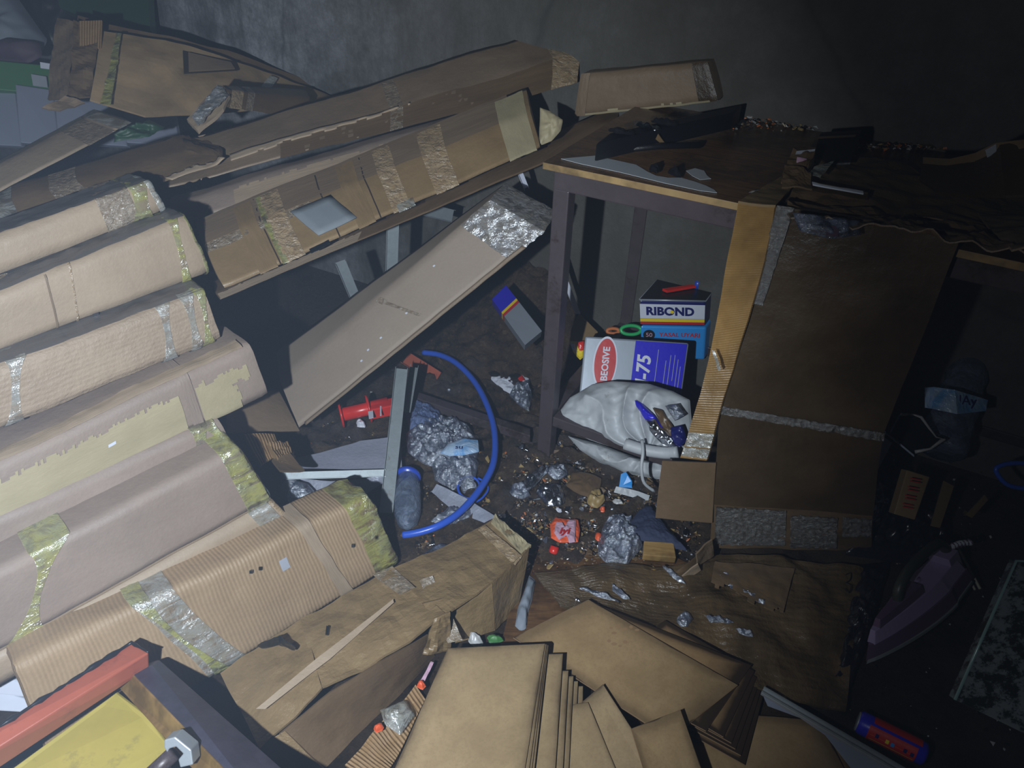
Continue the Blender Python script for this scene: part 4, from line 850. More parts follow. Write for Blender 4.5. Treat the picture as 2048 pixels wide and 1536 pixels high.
ub = empty('under_carton', Z(760, 1490, 0), 'ribbed torn cardboard and film below the crushed kraft carton, beside the hardboard fan', 'cardboard')
sheet('ribbed_panel', kz([(690, 1530, .02), (760, 1450, .03), (830, 1370, .03)]), kz([(760, 1570, .015), (800, 1500, .02), (850, 1400, .02)]), .006, 'corrD', ub, .006, 14, .01, 5)
pillow('film_twist', kz([(760, 1420, .04), (810, 1400, .04), (830, 1430, .04), (800, 1470, .04), (770, 1450, .04)]), .015, 'film', ub, .008, 30, 9, 40, zz, rid=.01)
scrap(757, 1456, 26, 18, 'orange', 'bright orange wrapper scrap beside the big hardboard sheet', 'wrapper', -.5, z=.05, seed=51, amp=.003, rid=.002)
o = sheet('magenta_wrapper', kz([(862, 1322, .04), (868, 1324, .04)]), kz([(838, 1366, .04), (846, 1368, .04)]), .001, 'pinkpr', None, .003, 40, .004, 4); tag(o, 'thin pink and purple wrapper strip left of the big hardboard sheet', 'wrapper')
scrap(842, 1372, 16, 20, 'orange', 'small orange wrapper bit at the tip of the pink strip', 'wrapper', 1.8, z=.04, seed=52, amp=.003, rid=.002)
scrap(990, 1280, 34, 18, 'green', 'small green and white wrapper just above the big hardboard sheet', 'wrapper', .1, z=.03, seed=53, amp=.004, rid=.004)
scrap(950, 1282, 40, 24, 'crumb_w', 'grey shred beside the green wrapper', 'scrap', .6, z=.03, seed=54)
# ================================================================ scorched hardboard sheets
HB = 'scorched hardboard sheets fanned out at the bottom'
def board(q, z, label, dz=None, th=.0032, mt='mdf'):
    pts = [Z(x, y, z+(dz[i] if dz else 0)) for i, (x, y) in enumerate(q)]
    o = prism('hardboard_sheet', pts, (0, 0, -th), mt, None, .0006, 'mdfe', uv01=True); return tag(o, label, 'board', HB)
fan = [((1126, 1307), (1122, 1308)), ((1137, 1341), (1130, 1344)), ((1147, 1352), (1141, 1352)), ((1156, 1362), (1150, 1362)), ((1166, 1372), (1160, 1372))]
board([(896, 1296), (1090, 1287), (1040, 1600), (748, 1630)], .132, 'largest pale hardboard sheet on top of the left fan')
for k in range(3): board([(900, 1298), (1093+2*k, 1288+k), (1050+6*k, 1600), (760, 1625)], .127-.005*k, ('first thin edge showing under the largest sheet of the left fan', 'second thin edge under the largest sheet of the left fan', 'third thin edge under the largest sheet of the left fan')[k])
names = ['wide hardboard strip just right of the largest sheet', 'narrow hardboard strip, second right of the largest sheet', 'narrow hardboard strip, third right of the largest sheet', 'narrow hardboard strip, fourth right of the largest sheet', 'narrow hardboard strip, fifth and rightmost edge of the left fan']
xs_b = [1102, 1118, 1130, 1142, 1160]
for k, ((tx, ty), _) in enumerate(fan):
    board([(940, ty+6), (tx, ty), (xs_b[k]+4, 1610), (800, 1640)], .105-.008*k, names[k])
board([(1166, 1402), (1206, 1368), (1420, 1700), (1240, 1720)], .075, 'tapering hardboard sheet with a grey smoked edge, right of the left fan', [.0, .012, .01, 0])
board([(1120, 1412), (1176, 1404), (1300, 1700), (1110, 1720)], .082, 'pale slanting hardboard sheet overlapping the tapering one')
board([(1262, 1457), (1361, 1419), (1440, 1640), (1330, 1680)], .092, 'small tilted hardboard sheet standing over the right fan', mt='mdfr', dz=[.0, .01, .0, 0])
rf_ = board([(1026, 1275), (1176, 1198), (1476, 1370), (1340, 1478)], .068, 'large browned hardboard sheet with dark spots, top of the right fan', mt='mdfr')
board([(1060, 1275), (1170, 1199), (1502, 1330), (1412, 1462)], .061, 'second sheet of the right fan, long edge fanned to the right', mt='mdfb')
Rk = [(1508, 1342), (1513, 1354), (1518, 1366), (1522, 1379), (1526, 1392)]; Bk = [(1447, 1474), (1463, 1486), (1471, 1498), (1482, 1511), (1490, 1530)]
ordn = ['third', 'fourth', 'fifth', 'sixth', 'seventh and lowest']
for k in range(5): board([(1200+8*k, 1330+14*k), (1330, 1240+20*k), Rk[k], Bk[k]], .053-.007*k, ordn[k]+' sheet of the right fan, dark charred rim', mt='mdfb')
board([(1380, 1420), (1640, 1440), (1730, 1620), (1380, 1640)], .016, 'dull wide hardboard sheet under the right fan, beside the aluminium strip', mt='mdfr')
board([(1500, 1440), (1676, 1466), (1760, 1620), (1500, 1660)], .009, 'darker hardboard sheet peeking out right of the dull wide one', mt='mdfb')
for k, (x, y) in enumerate(((1222, 1256), (1236, 1252), (1250, 1258), (1262, 1254), (1274, 1260), (1228, 1288), (1240, 1292), (1250, 1284), (1228, 1266), (1218, 1282))):
    prism('soot_spot', [Z(x+math.cos(t)*(4+k%3), y+math.sin(t)*(2.5+k%2), .0682) for t in [i*.9 for i in range(7)]], zz*.0003, 'mdfe', rf_)
# ================================================================ aluminium strip, blue white sheet, drink can
o = empty('metal_profile', Z(1660, 1460, .02), 'long thin aluminium profile at the bottom right, beside the drink can', 'metal bar')
pa, pb = Z(1524, 1382, .05), Z(1840, 1566, .05)
dd = (pb-pa).normalized(); sd = V((-dd.y, dd.x, 0))
bar('profile_rail', pa, pb, sd*.016, zz*.008, 'alu', o, .001); bar('raised_edge', pa+sd*.006+zz*.006, pb+sd*.006+zz*.006, sd*.004, zz*.005, 'galv', o, .0005); bar('raised_edge', pa-sd*.006+zz*.006, pb-sd*.006+zz*.006, sd*.003, zz*.004, 'galv', o, .0005)
o = prism('pale_sheet', pz([(1527, 1394), (1640, 1440), (1760, 1520), (1800, 1580), (1720, 1560), (1650, 1470), (1600, 1436), (1535, 1412)], .028), (0, 0, .002), 'whitepan'); tag(o, 'pale blue sheet lying under the aluminium profile', 'sheet')
can = empty('drink_can', Z(1790, 1480, .01), 'blue and red slim drink can lying on its side at the bottom right', 'can')
ca, cb = Z(1716, 1442, .035), Z(1852, 1510, .035); cax = (cb-ca).normalized(); cl = (cb-ca).length; cr_ = .024
lathe('can_body', ca, cb, [(0, cr_*.8), (.001, cr_*.86), (.006, cr_), (cl-.006, cr_), (cl, cr_*.82)], 'cobalt', can, 32)
up_c = (C-(ca+cb)/2); up_c = (up_c-cax*up_c.dot(cax)).normalized(); sd_c = cax.cross(up_c)
def cyl(s_, a, r_): return ca+cax*s_+(up_c*math.cos(a)+sd_c*math.sin(a))*r_
def cpatch(name, s0, s1, a0, a1, mat, off=.0005, par=can):
    n_ = 14; vs = []; 
    for i in range(2):
        for k in range(n_+1): vs.append(cyl((s0, s1)[i], a0+(a1-a0)*k/n_, cr_+off))
    return mesh(name, vs, [[k, k+1, n_+2+k, n_+1+k] for k in range(n_)], mat, par, smooth=True)
cpatch('red_panel', cl*.16, cl*.86, -.2, 1.5, 'redpr'); cpatch('red_panel', cl*.2, cl*.9, -1.5, -.45, 'redpr')
cpatch('gold_line', cl*.2, cl*.84, .95, 1.0, 'ylw', .0008); cpatch('gold_line', cl*.2, cl*.84, .52, .56, 'orange', .0008)
for k, (s_, a_) in enumerate(((.27, .25), (.42, .3), (.5, .35), (.68, .3), (.78, .35))): cpatch('print_mark', cl*s_, cl*(s_+.05), a_, a_+.35, ('navy', 'ylw', 'skyblue', 'navy', 'navy')[k], .001)
lathe('can_rim', ca-cax*.002, ca+cax*.002, [(0, cr_*.78), (.001, cr_*.84), (.003, cr_*.84), (.004, cr_*.78)], 'alu', can, 32)
# ================================================================ red beam, yellow plate, charred timber in the near left corner
fr = empty('red_steel_beam', D(150, 1400, 1.35), 'red oxide painted square steel beam sticking in from the lower left corner', 'beam')
q0 = [D(-60, 1492, 1.22), D(-60, 1532, 1.20), D(-60, 1575, 1.24)]; q1 = [D(264, 1286, 1.43), D(298, 1305, 1.41), D(299, 1336, 1.43)]
dz_ = (q0[2]-q0[1]); 
vs = [q0[0], q0[1], q0[2], q0[0]+dz_, q1[0], q1[1], q1[2], q1[0]+(q1[2]-q1[1])]
fs = [[0, 1, 5, 4], [1, 2, 6, 5], [2, 3, 7, 6], [3, 0, 4, 7], [0, 1, 2, 3], [4, 5, 6, 7]]
mesh('beam_tube', vs, fixn(vs, fs), 'redpaint', fr, bevel=.003)
ba = q0[0].lerp(q1[0], .0); rb = random.Random(4)
wl = [q0[0].lerp(q1[0], .12+.88*i/22)+V((0, 0, .0015*rb.random())) for i in range(23)]+[q1[0].lerp(q1[1], i/4) for i in range(1, 5)]
tube('weld_bead', [p-fw*.002+up*.001 for p in wl], .003, 'tin', fr, 6, radii=[rb.choice((.002, .003, .004, .006)) for _ in wl])
o = empty('yellow_plate', D(160, 1480, 1.4), 'scratched yellow painted plate between the red beam and the charred timber', 'plate')
prism('plate_body', pd3([(-60, 1600, 1.26), (232, 1386, 1.46), (292, 1432, 1.42), (335, 1490, 1.38), (350, 1640, 1.28), (-60, 1700, 1.22)]), fw*.006, 'yellow', o, .001)
prism('blister', pd3([(250, 1484, 1.385), (258, 1477, 1.388), (270, 1477, 1.388), (266, 1484, 1.384), (254, 1490, 1.38)]), -fw*.002, 'crumb_y', o)
tm = empty('charred_timber', D(400, 1430, 1.3), 'squared timber charred black on its top face, lower left', 'wood')
e = [D(236, 1374, 1.44), D(262, 1346, 1.41), D(304, 1330, 1.43)]; g = [D(476, 1640, 1.12), D(545, 1640, 1.10), D(648, 1640, 1.14)]
vs = [e[0], e[1], e[2], e[0]+fw*.05, g[0], g[1], g[2], g[0]+fw*.05]
mesh('charred_face', [e[1], e[2], g[2]+0*fw, g[1], e[1]+fw*.04, e[2]+fw*.03, g[2]+fw*.03, g[1]+fw*.04], fixn([0]*0 or [e[1], e[2], g[2], g[1], e[1]+fw*.04, e[2]+fw*.03, g[2]+fw*.03, g[1]+fw*.04], [[0, 1, 2, 3], [4, 5, 6, 7], [0, 1, 5, 4], [1, 2, 6, 5], [2, 3, 7, 6], [3, 0, 4, 7]]), 'char', tm, bevel=.003)
mesh('scorched_side', [e[0], e[1], g[1], g[0], e[0]+fw*.03, e[1]+fw*.038, g[1]+fw*.038, g[0]+fw*.03], fixn([e[0], e[1], g[1], g[0], e[0]+fw*.03, e[1]+fw*.038, g[1]+fw*.038, g[0]+fw*.03], [[0, 1, 2, 3], [4, 5, 6, 7], [0, 1, 5, 4], [1, 2, 6, 5], [2, 3, 7, 6], [3, 0, 4, 7]]), 'woodlt', tm, bevel=.002)
hd = empty('clamp_handle', D(350, 1500, 1.2), 'grey round bar held in a bright aluminium clamp, bottom left', 'handle')
ch = [(328, 1480), (350, 1474), (382, 1500), (386, 1530), (360, 1536), (356, 1520), (366, 1508), (352, 1494), (338, 1498), (334, 1506), (328, 1496)]
prism('aluminium_clamp', pd(ch, 1.2), fw*.03, 'alu', hd, .002); tube('round_bar', [D(290, 1560, 1.2), D(348, 1506, 1.21)], .0125, 'steel', hd, 20)
lp = empty('white_louvre', D(30, 1400, 1.6), 'white aluminium slats peeking out under the split end of the ribbed carton', 'panel')
for k in range(4): prism('slat', pd3([(-80, 1352+36*k-30, 1.55), (-10, 1350+36*k-6, 1.56), (66, 1376+30*k-4, 1.56), (66, 1400+30*k-4, 1.55), (-80, 1386+36*k-4, 1.54)][:5]), fw*.012, 'white', lp, .003)
# ================================================================ things among the litter, centre
hp = [(846, 705, .05), (880, 710, .06), (915, 728, .07), (950, 765, .07), (976, 815, .07), (989, 865, .07), (987, 925, .07), (962, 975, .07), (922, 1022, .07), (880, 1050, .07), (840, 1064, .06), (806, 1070, .05)]
o = tube('blue_hose', [Z(*p) for p in hp], .0095, 'bluehose', None, 14, smooth_iter=5); tag(o, 'thick bright blue hose curving in an arc over the litter', 'hose')
def ch_(label, a, b, wpx, mat, z=.0, dep=.012, cat='metal bar', name='steel_channel'):
    A_, B_ = a, b; dr = (B_-A_).normalized(); vw = (C-(A_+B_)/2).normalized(); s_ = dr.cross(vw).normalized()
    return tag(channel(name, A_, B_, s_*wpx, vw.cross(s_).cross(s_).normalized()*-0+(-s_.cross(dr)).normalized()*(dep if (-s_.cross(dr)).dot(vw) > 0 else -dep), mat), label, cat)
ch_('long galvanised channel standing slantwise over the pale foam sheet, upper part dented', Z(803, 738, .24), Z(772, 1026, .02), .036, 'galv')
ch_('short galvanised channel right beside the long one', Z(828, 735, .16), Z(812, 824, .10), .026, 'galv', dep=.016)
ch_('aluminium rail lying left to right over the pale foam sheet', Z(562, 952, .09), Z(772, 946, .075), .020, 'galv', name='aluminium_rail')
ch_('upright grey steel profile below the patched carton', D(786, 436, 2.2), D(783, 545, 2.3), .036, 'galv', name='steel_profile')
ch_('bent grey steel profile leaning left of the upright one', D(680, 522, 2.2), D(712, 600, 2.3), .032, 'galv', name='steel_profile')
ch_('short holed galvanised bracket hanging above the leaning carton', D(822, 412, 2.35), D(905, 432, 2.45), .040, 'galv', name='steel_bracket')
ch_('pale thin rod seen between patched carton and leaning carton top', D(1040, 345, 2.25), D(1052, 375, 2.3), .016, 'white', name='white_rod')
o = bar('white_rod', D(1112, 512, 2.35), D(1156, 628, 2.5), ri*.018, fw*.01, 'white'); tag(o, 'thin white rod leaning behind the front table leg', 'rod')
o = bar('dark_bar', Z(812, 790, .05), Z(1060, 872, .05), V((.0, .035, 0)), zz*.03, 'steel'); tag(o, 'dark steel bar lying from the short channel to the table leg', 'metal bar')
o = bar('dark_bar', Z(940, 700, .03), Z(1058, 790, .03), V((.02, .03, 0)), zz*.03, 'steel'); tag(o, 'dark steel bar crossing behind the blue hose', 'metal bar')
ch_('short red oxide painted channel lying behind the blue hose', Z(812, 716, .03), Z(876, 756, .02), .045, 'redpaint', dep=.018, name='red_channel')
fg = empty('foam_sheet', Z(700, 920, 0), 'silvery grey foam sheet folded under the aluminium rail', 'sheet')
sheet('foam_upper', kz([(584, 918, .05), (640, 905, .06), (720, 882, .07), (800, 872, .08)]), kz([(606, 936, .05), (660, 936, .055), (730, 936, .06), (804, 936, .06)]), .004, 'fglass', fg, .003, 8, .012, 2)
sheet('foam_lower', kz([(600, 958, .04), (660, 962, .05), (720, 958, .05), (770, 950, .05)]), kz([(620, 982, .02), (680, 990, .03), (722, 996, .03), (772, 962, .03)]), .004, 'fglass', fg, .004, 10, .012, 4)
rs = empty('red_spool', Z(720, 830, .02), 'bright red plastic spool handle with flanges, left of the long steel channel', 'spool')
a_, b_ = Z(682, 830, .06), Z(776, 808, .07); dr = (b_-a_).normalized(); LL = (b_-a_).length
lathe('spool_core', a_, b_, [(0, .021), (LL*.5, .021), (LL, .024)], 'red', rs, 24); lathe('flange', a_-dr*.003, a_+dr*.006, [(0, .04), (.006, .04)], 'red', rs, 28); lathe('flange', a_+dr*LL*.56, a_+dr*(LL*.56+.006), [(0, .044), (.006, .044)], 'red', rs, 28)
bar('spool_block', Z(742, 822, .065), Z(790, 812, .07), V((0, .045, 0)), zz*.04, 'red', rs, .004)
prism('white_sticker', [Z(736, 824, .088), Z(746, 822, .088), Z(747, 836, .088), Z(738, 838, .088)], zz*.002, 'white', rs); prism('small_print', [Z(760, 812, .0885), Z(763, 812, .0885), Z(763, 832, .0885), Z(760, 832, .0885)], zz*.0005, 'white', rs)
scrap(722, 850, 22, 14, 'white', 'small white crumpled paper below the red spool', 'paper', .2, seed=61)
def blob(label, pts, mat, dome, z=.02, cat='plastic', name='plastic_bag', amp=.010, rid=.016, freq=60, seed=0, parent=None, rings=26, nb=120):
    o = pillow(name, pz(pts, z), dome, mat, parent, amp, freq, rings, nb, zz, .2, seed, rid=rid)
    return tag(o, label, cat) if parent is None else o
blob('dark blue glittering wrap under the short channel', [(806, 806), (840, 806), (880, 826), (888, 850), (850, 870), (818, 862)], 'bubble', .03, .04, rid=.004, amp=.01)
wb = empty('water_bottle', Z(890, 890, 0), 'crushed clear bottle and film with a light blue label inside the hose arc', 'bottle')
blob('', [(812, 870), (850, 842), (900, 836), (940, 856), (960, 890), (950, 930), (900, 940), (850, 930), (815, 905)], 'clear', .03, .03, parent=wb, name='crumpled_bottle', rid=.02)
lb = pillow('bottle_label', pz([(880, 906), (896, 888), (930, 876), (956, 880), (958, 904), (930, 910), (900, 912)], .085), .010, 'label', wb, .003, 30, 8, 40, zz, .3, 3); text('su', .026, lambda x, y: Z(918, 894, .10)+V((x, y, 0)), 'navy', lb)
blob('greyish film folds below the water label', [(862, 925), (900, 912), (940, 918), (958, 925), (950, 960), (905, 980), (870, 960)], 'clear', .03, .03, seed=4, rid=.012)
dk = empty('dark_bottle', Z(820, 1000, 0), 'dark wet plastic bottle with a blue base lying under the channel foot', 'bottle')
a_, b_ = Z(816, 950, .05), Z(815, 1056, .035); L_ = (b_-a_).length
lathe('bottle_body', a_, b_, [(0, .022), (.008, .030), (L_*.3, .036), (L_*.75, .036), (L_*.92, .026), (L_, .008)], 'bottle', dk, 24); lathe('blue_ring', a_-V((0, -.004, 0)), a_+V((0, -.02, 0)), [(0, .030), (.01, .038), (.02, .037)], 'bluep', dk, 24)
pb_ = empty('clear_bottle', Z(615, 985, .0), 'small clear bottle with a purple cap in front of the foam sheet', 'bottle')
a_, b_ = Z(570, 976, .05), Z(628, 998, .045); L_ = (b_-a_).length; dr = (b_-a_).normalized()
lathe('bottle_body', a_, b_, [(0, .022), (.006, .03), (L_*.6, .032), (L_*.85, .022), (L_, .012)], 'clear', pb_, 24); lathe('purple_cap', b_, b_+dr*.02, [(0, .014), (.02, .014)], 'purple', pb_, 20)
tube('print_collar', [a_+dr*.004, a_+dr*.03], .031, 'sticker', pb_, 20, cap=False)
rg = empty('plastic_ring', Z(945, 978, .02), 'open blue plastic ring lid with a handle, partly under the hose', 'lid')
tube('ring', [Z(938+22*math.cos(t), 975+22*math.sin(t)*1.0, .035) for t in [i*6.2832/28 for i in range(29)]], .0035, 'bluehose', rg, 8)
tube('handle', [Z(*p, .035) for p in ((956, 956), (972, 966), (976, 980), (962, 998), (946, 1004), (936, 997))], .003, 'bluehose', rg, 8, smooth_iter=4); lathe('inner_disc', Z(938, 975, .028), Z(938, 975, .034), [(0, .022), (.004, .022)], 'clear', rg, 24)
o = sheet('pale_plastic_strip', kz([(872, 968, .05), (930, 994, .045), (992, 1034, .04)]), kz([(862, 984, .03), (905, 1020, .03), (968, 1046, .03)]), .002, 'fglass', None, .004, 16, .01, 3); tag(o, 'pale plastic strip running from the bottle to the torn carton corner', 'plastic')
wc = empty('broken_cardboard', Z(530, 895, .0), 'broken ochre corrugated piece between the stack and the foam sheet', 'cardboard')
sheet('pale_face', pd3([(486, 868, 1.9), (548, 868, 1.95)]), pd3([(520, 932, 1.85), (560, 905, 1.9)]), .006, 'corrD', wc, .003, 14, .01, 3)
sheet('ribbed_torn_edge', pd3([(536, 886, 1.9), (575, 880, 1.95)]), pd3([(560, 926, 1.86), (588, 908, 1.92)]), .012, 'corrD', wc, .006, 30, .008, 5)
sheet('brown_tail', pd3([(545, 918, 1.86), (580, 906, 1.9)]), pd3([(560, 940, 1.83), (610, 940, 1.9)]), .006, 'brown', wc, .004, 14, .01, 5)
wp_ = empty('orange_wrapper', Z(1130, 1062, .02), 'torn orange and pink printed wrapper on the litter', 'wrapper')
blob('', [(1100, 1050), (1110, 1036), (1156, 1040), (1160, 1060), (1156, 1084), (1120, 1086), (1102, 1076)], 'orange', .008, .04, parent=wp_, name='orange_film', rid=.004, amp=.004)
blob('', [(1112, 1044), (1124, 1044), (1126, 1060), (1138, 1040), (1152, 1040), (1150, 1084), (1138, 1086), (1134, 1070), (1118, 1080), (1108, 1066)], 'pinkpr', .006, .052, parent=wp_, name='pink_print', rid=.002, amp=.003)
text('iyi', .030, lambda x, y: Z(1130, 1062, .064)+V((y*.3+x, y, 0)), 'redpr', wp_, bold=.001)
cpd = empty('bottle_closure', Z(1108, 1100, .01), 'small bright red bottle cap below the orange wrapper', 'cap')
lathe('cap_body', Z(1106, 1106, .02), Z(1110, 1092, .035), [(0, .011), (.002, .012), (.018, .011)], 'red', cpd, 20)
scrap(1197, 1074, 16, 18, 'orange', 'orange lump caught on the clear bag edge', 'scrap', 0, seed=71, z=.03, dome=.01, rid=.001, amp=.002)
scrap(1205, 1020, 12, 10, 'orange', 'small orange chip left above the clear bag', 'chip', 0, seed=72, z=.03, rid=.001, amp=.002)
blob('clear crumpled plastic bag left of the navy cloth', [(1214, 1038), (1240, 1032), (1256, 1048), (1262, 1064), (1284, 1076), (1286, 1094), (1262, 1120), (1252, 1134), (1212, 1126), (1196, 1110), (1196, 1085), (1204, 1060)], 'clear', .03, .025, rid=.016, seed=9)
o = blob('small navy blue cloth triangle beside the clear bag', [(1262, 1044), (1276, 1022), (1290, 1014), (1300, 1012), (1336, 1060), (1374, 1102), (1352, 1098), (1300, 1086), (1256, 1074)], 'navyc', .02, .04, cat='cloth', name='navy_cloth', rid=.002, amp=.004)
o = prism('blue_paper', [Z(1238, 974, .03), Z(1242, 948, .06), Z(1252, 944, .065), Z(1264, 962, .05), Z(1264, 976, .03)], fw*.002, 'skyblue'); tag(o, 'small light blue paper cone standing below the white sack', 'paper')
o = sheet('white_film_strip', kz([(1232, 972, .035), (1300, 990, .03)]), kz([(1228, 984, .02), (1296, 1004, .02)]), .003, 'sack', None, .004, 25, .008, 3); tag(o, 'crumpled white film strip in front of the white sack', 'film')
o = empty('printed_pouch', Z(1010, 770, .02), 'white printed pouch with sooty flakes, left of the table leg', 'pouch')
blob('', [(960, 738), (1000, 732), (1040, 745), (1060, 760), (1056, 782), (1034, 796), (1000, 776), (975, 752)], 'white', .012, .03, parent=o, name='pouch_body', rid=.004, amp=.004)
blob('', [(1030, 768), (1056, 764), (1064, 790), (1058, 822), (1040, 812), (1018, 790)], 'clear', .014, .045, parent=o, name='film_corner', rid=.012)
for k, (x, y) in enumerate(((990, 748), (1012, 742), (1030, 752))): blob('', [(x-14, y-3), (x, y-7), (x+13, y), (x+4, y+6), (x-8, y+5)], 'crumb_k', .004, .046, parent=o, name='soot_flake', rid=.003, amp=.003, rings=5, nb=24)
blob('', [(1030, 752), (1044, 750), (1050, 760), (1040, 764)], 'red', .003, .044, parent=o, name='red_print', rid=.0, amp=.001, rings=4, nb=20)
o = prism('pointed_white_strip', [Z(878, 672, .03), Z(900, 676, .03), Z(970, 703, .02), (Z(940, 700, .02)), Z(884, 682, .02)], zz*.006, 'white'); tag(o, 'pointed white plastic strip behind the leaning carton', 'strip')
scrap(905, 662, 50, 14, 'foil', 'crinkled film above the pointed white strip', 'film', .3, seed=76)
fcn = empty('fallen_can', Z(1025, 630, .02), 'tilted metal can with blue top and yellow red stripes left of the table leg', 'can')
a0_, a1_ = D(984, 598, 2.42), D(1012, 570, 2.46); c0_, c1_ = D(1050, 690, 2.24), D(1084, 662, 2.28)
def lq(t): return [a0_.lerp(c0_, t), a1_.lerp(c1_, t)]
for t0, t1, mt, nm in ((0, .3, 'cobalt', 'blue_top'), (.3, .345, 'ylw', 'yellow_stripe'), (.345, .39, 'redpr', 'red_stripe'), (.39, 1, 'silver', 'silver_body')):
    p = lq(t0); q = lq(t1); prism(nm, [p[0], p[1], q[1], q[0]], V((0, .05, -.05)), mt, fcn, .001)
# ================================================================ tins and sack under the table
def facefn(q, nrm, off=.0012):
    TL, TR, BR, BL = q
    def f(u, v): return (BL*(1-u)+BR*u)*(1-v)+(TL*(1-u)+TR*u)*v+nrm*off
    return f
def tin(q, back, mat, label):
    o = empty('metal_tin', min(q, key=lambda p: p.z), label, 'tin'); n_ = (q[1]-q[0]).cross(q[3]-q[0]).normalized()
    if n_.dot(C-q[0]) < 0: n_ = -n_
    prism('tin_body', q, back, mat, o, .006); return o, n_, facefn(q, n_)
def fp(name, f, u0_, v0, u1_, v1, mat, par):
    n_ = 2; return prism(name, [f(u0_, v1), f(u1_, v1), f(u1_, v0), f(u0_, v0)], (f(0, 0)-f(0, 0))+NF*.0004, mat, par)
def vert_quad(TLp, TRp, BRp, BLp, zb, hzn=None):
    bl, br = Z(*BLp, zb), Z(*BRp, zb); d = (br-bl); n_ = d.cross(zz)
    return [PL(*TLp, bl, n_), PL(*TRp, bl, n_), br, bl]
# big tin lying on its side
bl_, br_ = Z(1158, 790, .16), Z(1362, 800, .16); tn = (br_-bl_).cross(zz).normalized(); tn = tn if tn.dot(C-bl_) > 0 else -tn; tn = (tn*.82+zz*.57).normalized()
q = [PL(1170, 672, bl_, tn), PL(1378, 686, bl_, tn), br_, bl_]
ext = lambda t: [q[0], q[1], q[2].lerp(q[1], -t), q[3].lerp(q[0], -t)]
q = ext(.5); bk = -tn*.2+AX*.03
t1, NF, f = tin(q, bk+V((0, 0, .0)), 'silver', 'silver and blue rectangular glue tin lying sideways, standing in the white sack')
bl_l = fp('blue_label', f, .49, .0, .985, .985, 'cobalt', t1)
cx, cy = .22, .71
W_ = (q[1]-q[0]).length; H_ = (q[0]-q[3]).length; ux = (q[1]-q[0]).normalized(); uy = (q[0]-q[3]).normalized()
def el(rx_, ry_, off): return [f(cx, cy)+ux*(W_*rx_*math.cos(t))+uy*(H_*ry_*math.sin(t))+NF*off for t in [i*6.2832/40 for i in range(40)]]
prism('oval_rim', el(.118, .30, .0005), NF*.0004, 'white', t1); ov_ = prism('red_oval', el(.103, .275, .001), NF*.0004, 'redpr', t1)
def rtext(body, size, u_, v_, mat, par, ff=None, up_dir=True, **k):
    c_ = ff(u_, v_)
    if up_dir: return text(body, size, lambda x, y: c_-ux_*y+uy_*x+NF*.002, mat, par, **k)
    return text(body, size, lambda x, y: c_+ux_*x+uy_*y+NF*.002, mat, par, **k)
ux_, uy_ = ux, uy
rtext('BEOSIVE', .028, .225, .70, 'white', ov_, f, bold=.0008); rtext('N-75', .056, .60, .60, 'white', bl_l, f, bold=.0016, shear=.15)
for k, (u_, l_, v_) in enumerate(((.715, .5, .65), (.80, .36, .60), (.84, .45, .62), (.88, .3, .70), (.915, .5, .55), (.945, .4, .52))):
    fp('small_print', lambda a, b: f(a, b)+NF*.0006, u_, v_-l_/2, u_+.006, v_+l_/2, 'silver', bl_l)
pass
# ribond tin upon a sky blue tin
q2 = vert_quad((1281, 652), (1412, 655), (1408, 720), (1281, 715), .14)
t2, NF, f2 = tin(q2, NN*.16, 'skyblue', 'sky blue tin with warning text under the white and navy tin')
ux_, uy_ = (q2[1]-q2[0]).normalized(), (q2[0]-q2[3]).normalized()
rtext('YASAL UYARI', .022, .60, .76, 'redpr', t2, f2, False, bold=.0004); fp('small_print', lambda a, b: f2(a, b)+NF*.0008, .45, .56, .78, .60, 'redpr', t2)
W2 = (q2[1]-q2[0]).length
cc = f2(.13, .74); prism('round_badge', [cc+ux_*.019*math.cos(t)+uy_*.019*math.sin(t)+NF*.0006 for t in [i*.2244 for i in range(28)]], NF*.0004, 'black', t2); rtext('50', .022, .13, .74, 'pinkpr', t2, f2, False)
nt_ = NF.copy()
def up2(x, y): return PL(x, y, q2[3], nt_)
q3 = [up2(1279, 600), up2(1411, 603), up2(1409, 653), up2(1281, 651)]
t3, NF, f3 = tin(q3, NN*.20, 'navy', 'navy, white, yellow and red striped tin on top of the sky blue tin')
ux_, uy_ = (q3[1]-q3[0]).normalized(), (q3[0]-q3[3]).normalized()
wb_ = fp('white_band', f3, 0, .30, .995, .86, 'white', t3); fp('yellow_band', f3, 0, .17, .995, .29, 'ylw', t3); fp('red_band', f3, 0, .07, .995, .16, 'redpr', t3)
rtext('RIBOND', .040, .46, .58, 'navy', wb_, f3, False, bold=.0018, spacing=1.02)
W3 = (q3[1]-q3[0]).length; cc = f3(.492, .58); prism('yellow_dot', [cc+ux_*.006*math.cos(t)+uy_*.006*math.sin(t)+NF*.0026 for t in [i*.4 for i in range(16)]], NF*.0004, 'ylw', t3)
pr = [q3[0]+zz*.001, q3[1]+zz*.001, q3[1]+NN*.2+zz*.001, q3[0]+NN*.2+zz*.001]
prism('tin_lid', pr, zz*.003, 'tin', t3, .001); tube('lid_rim', pr+[pr[0]], .003, 'silver', t3, 6)
ct = (pr[1]*.72+pr[0]*.28)+NN*.10; tube('blue_spout', [ct, ct+zz*.03], .013, 'bluep', t3, 16); tube('spout_cap', [ct+zz*.03, ct+zz*.04], .010, 'bluep', t3, 16)
o = prism('red_blade_tool', [pr[0]+ux_*.05+NN*.06+zz*.006, pr[0]+ux_*.07+NN*.045+zz*.006, pr[0]+ux_*.15+NN*.09+zz*.006, pr[0]+ux_*.145+NN*.105+zz*.006], zz*.008, 'red'); tag(o, 'small red plastic tool lying on the lid of the striped tin', 'tool')
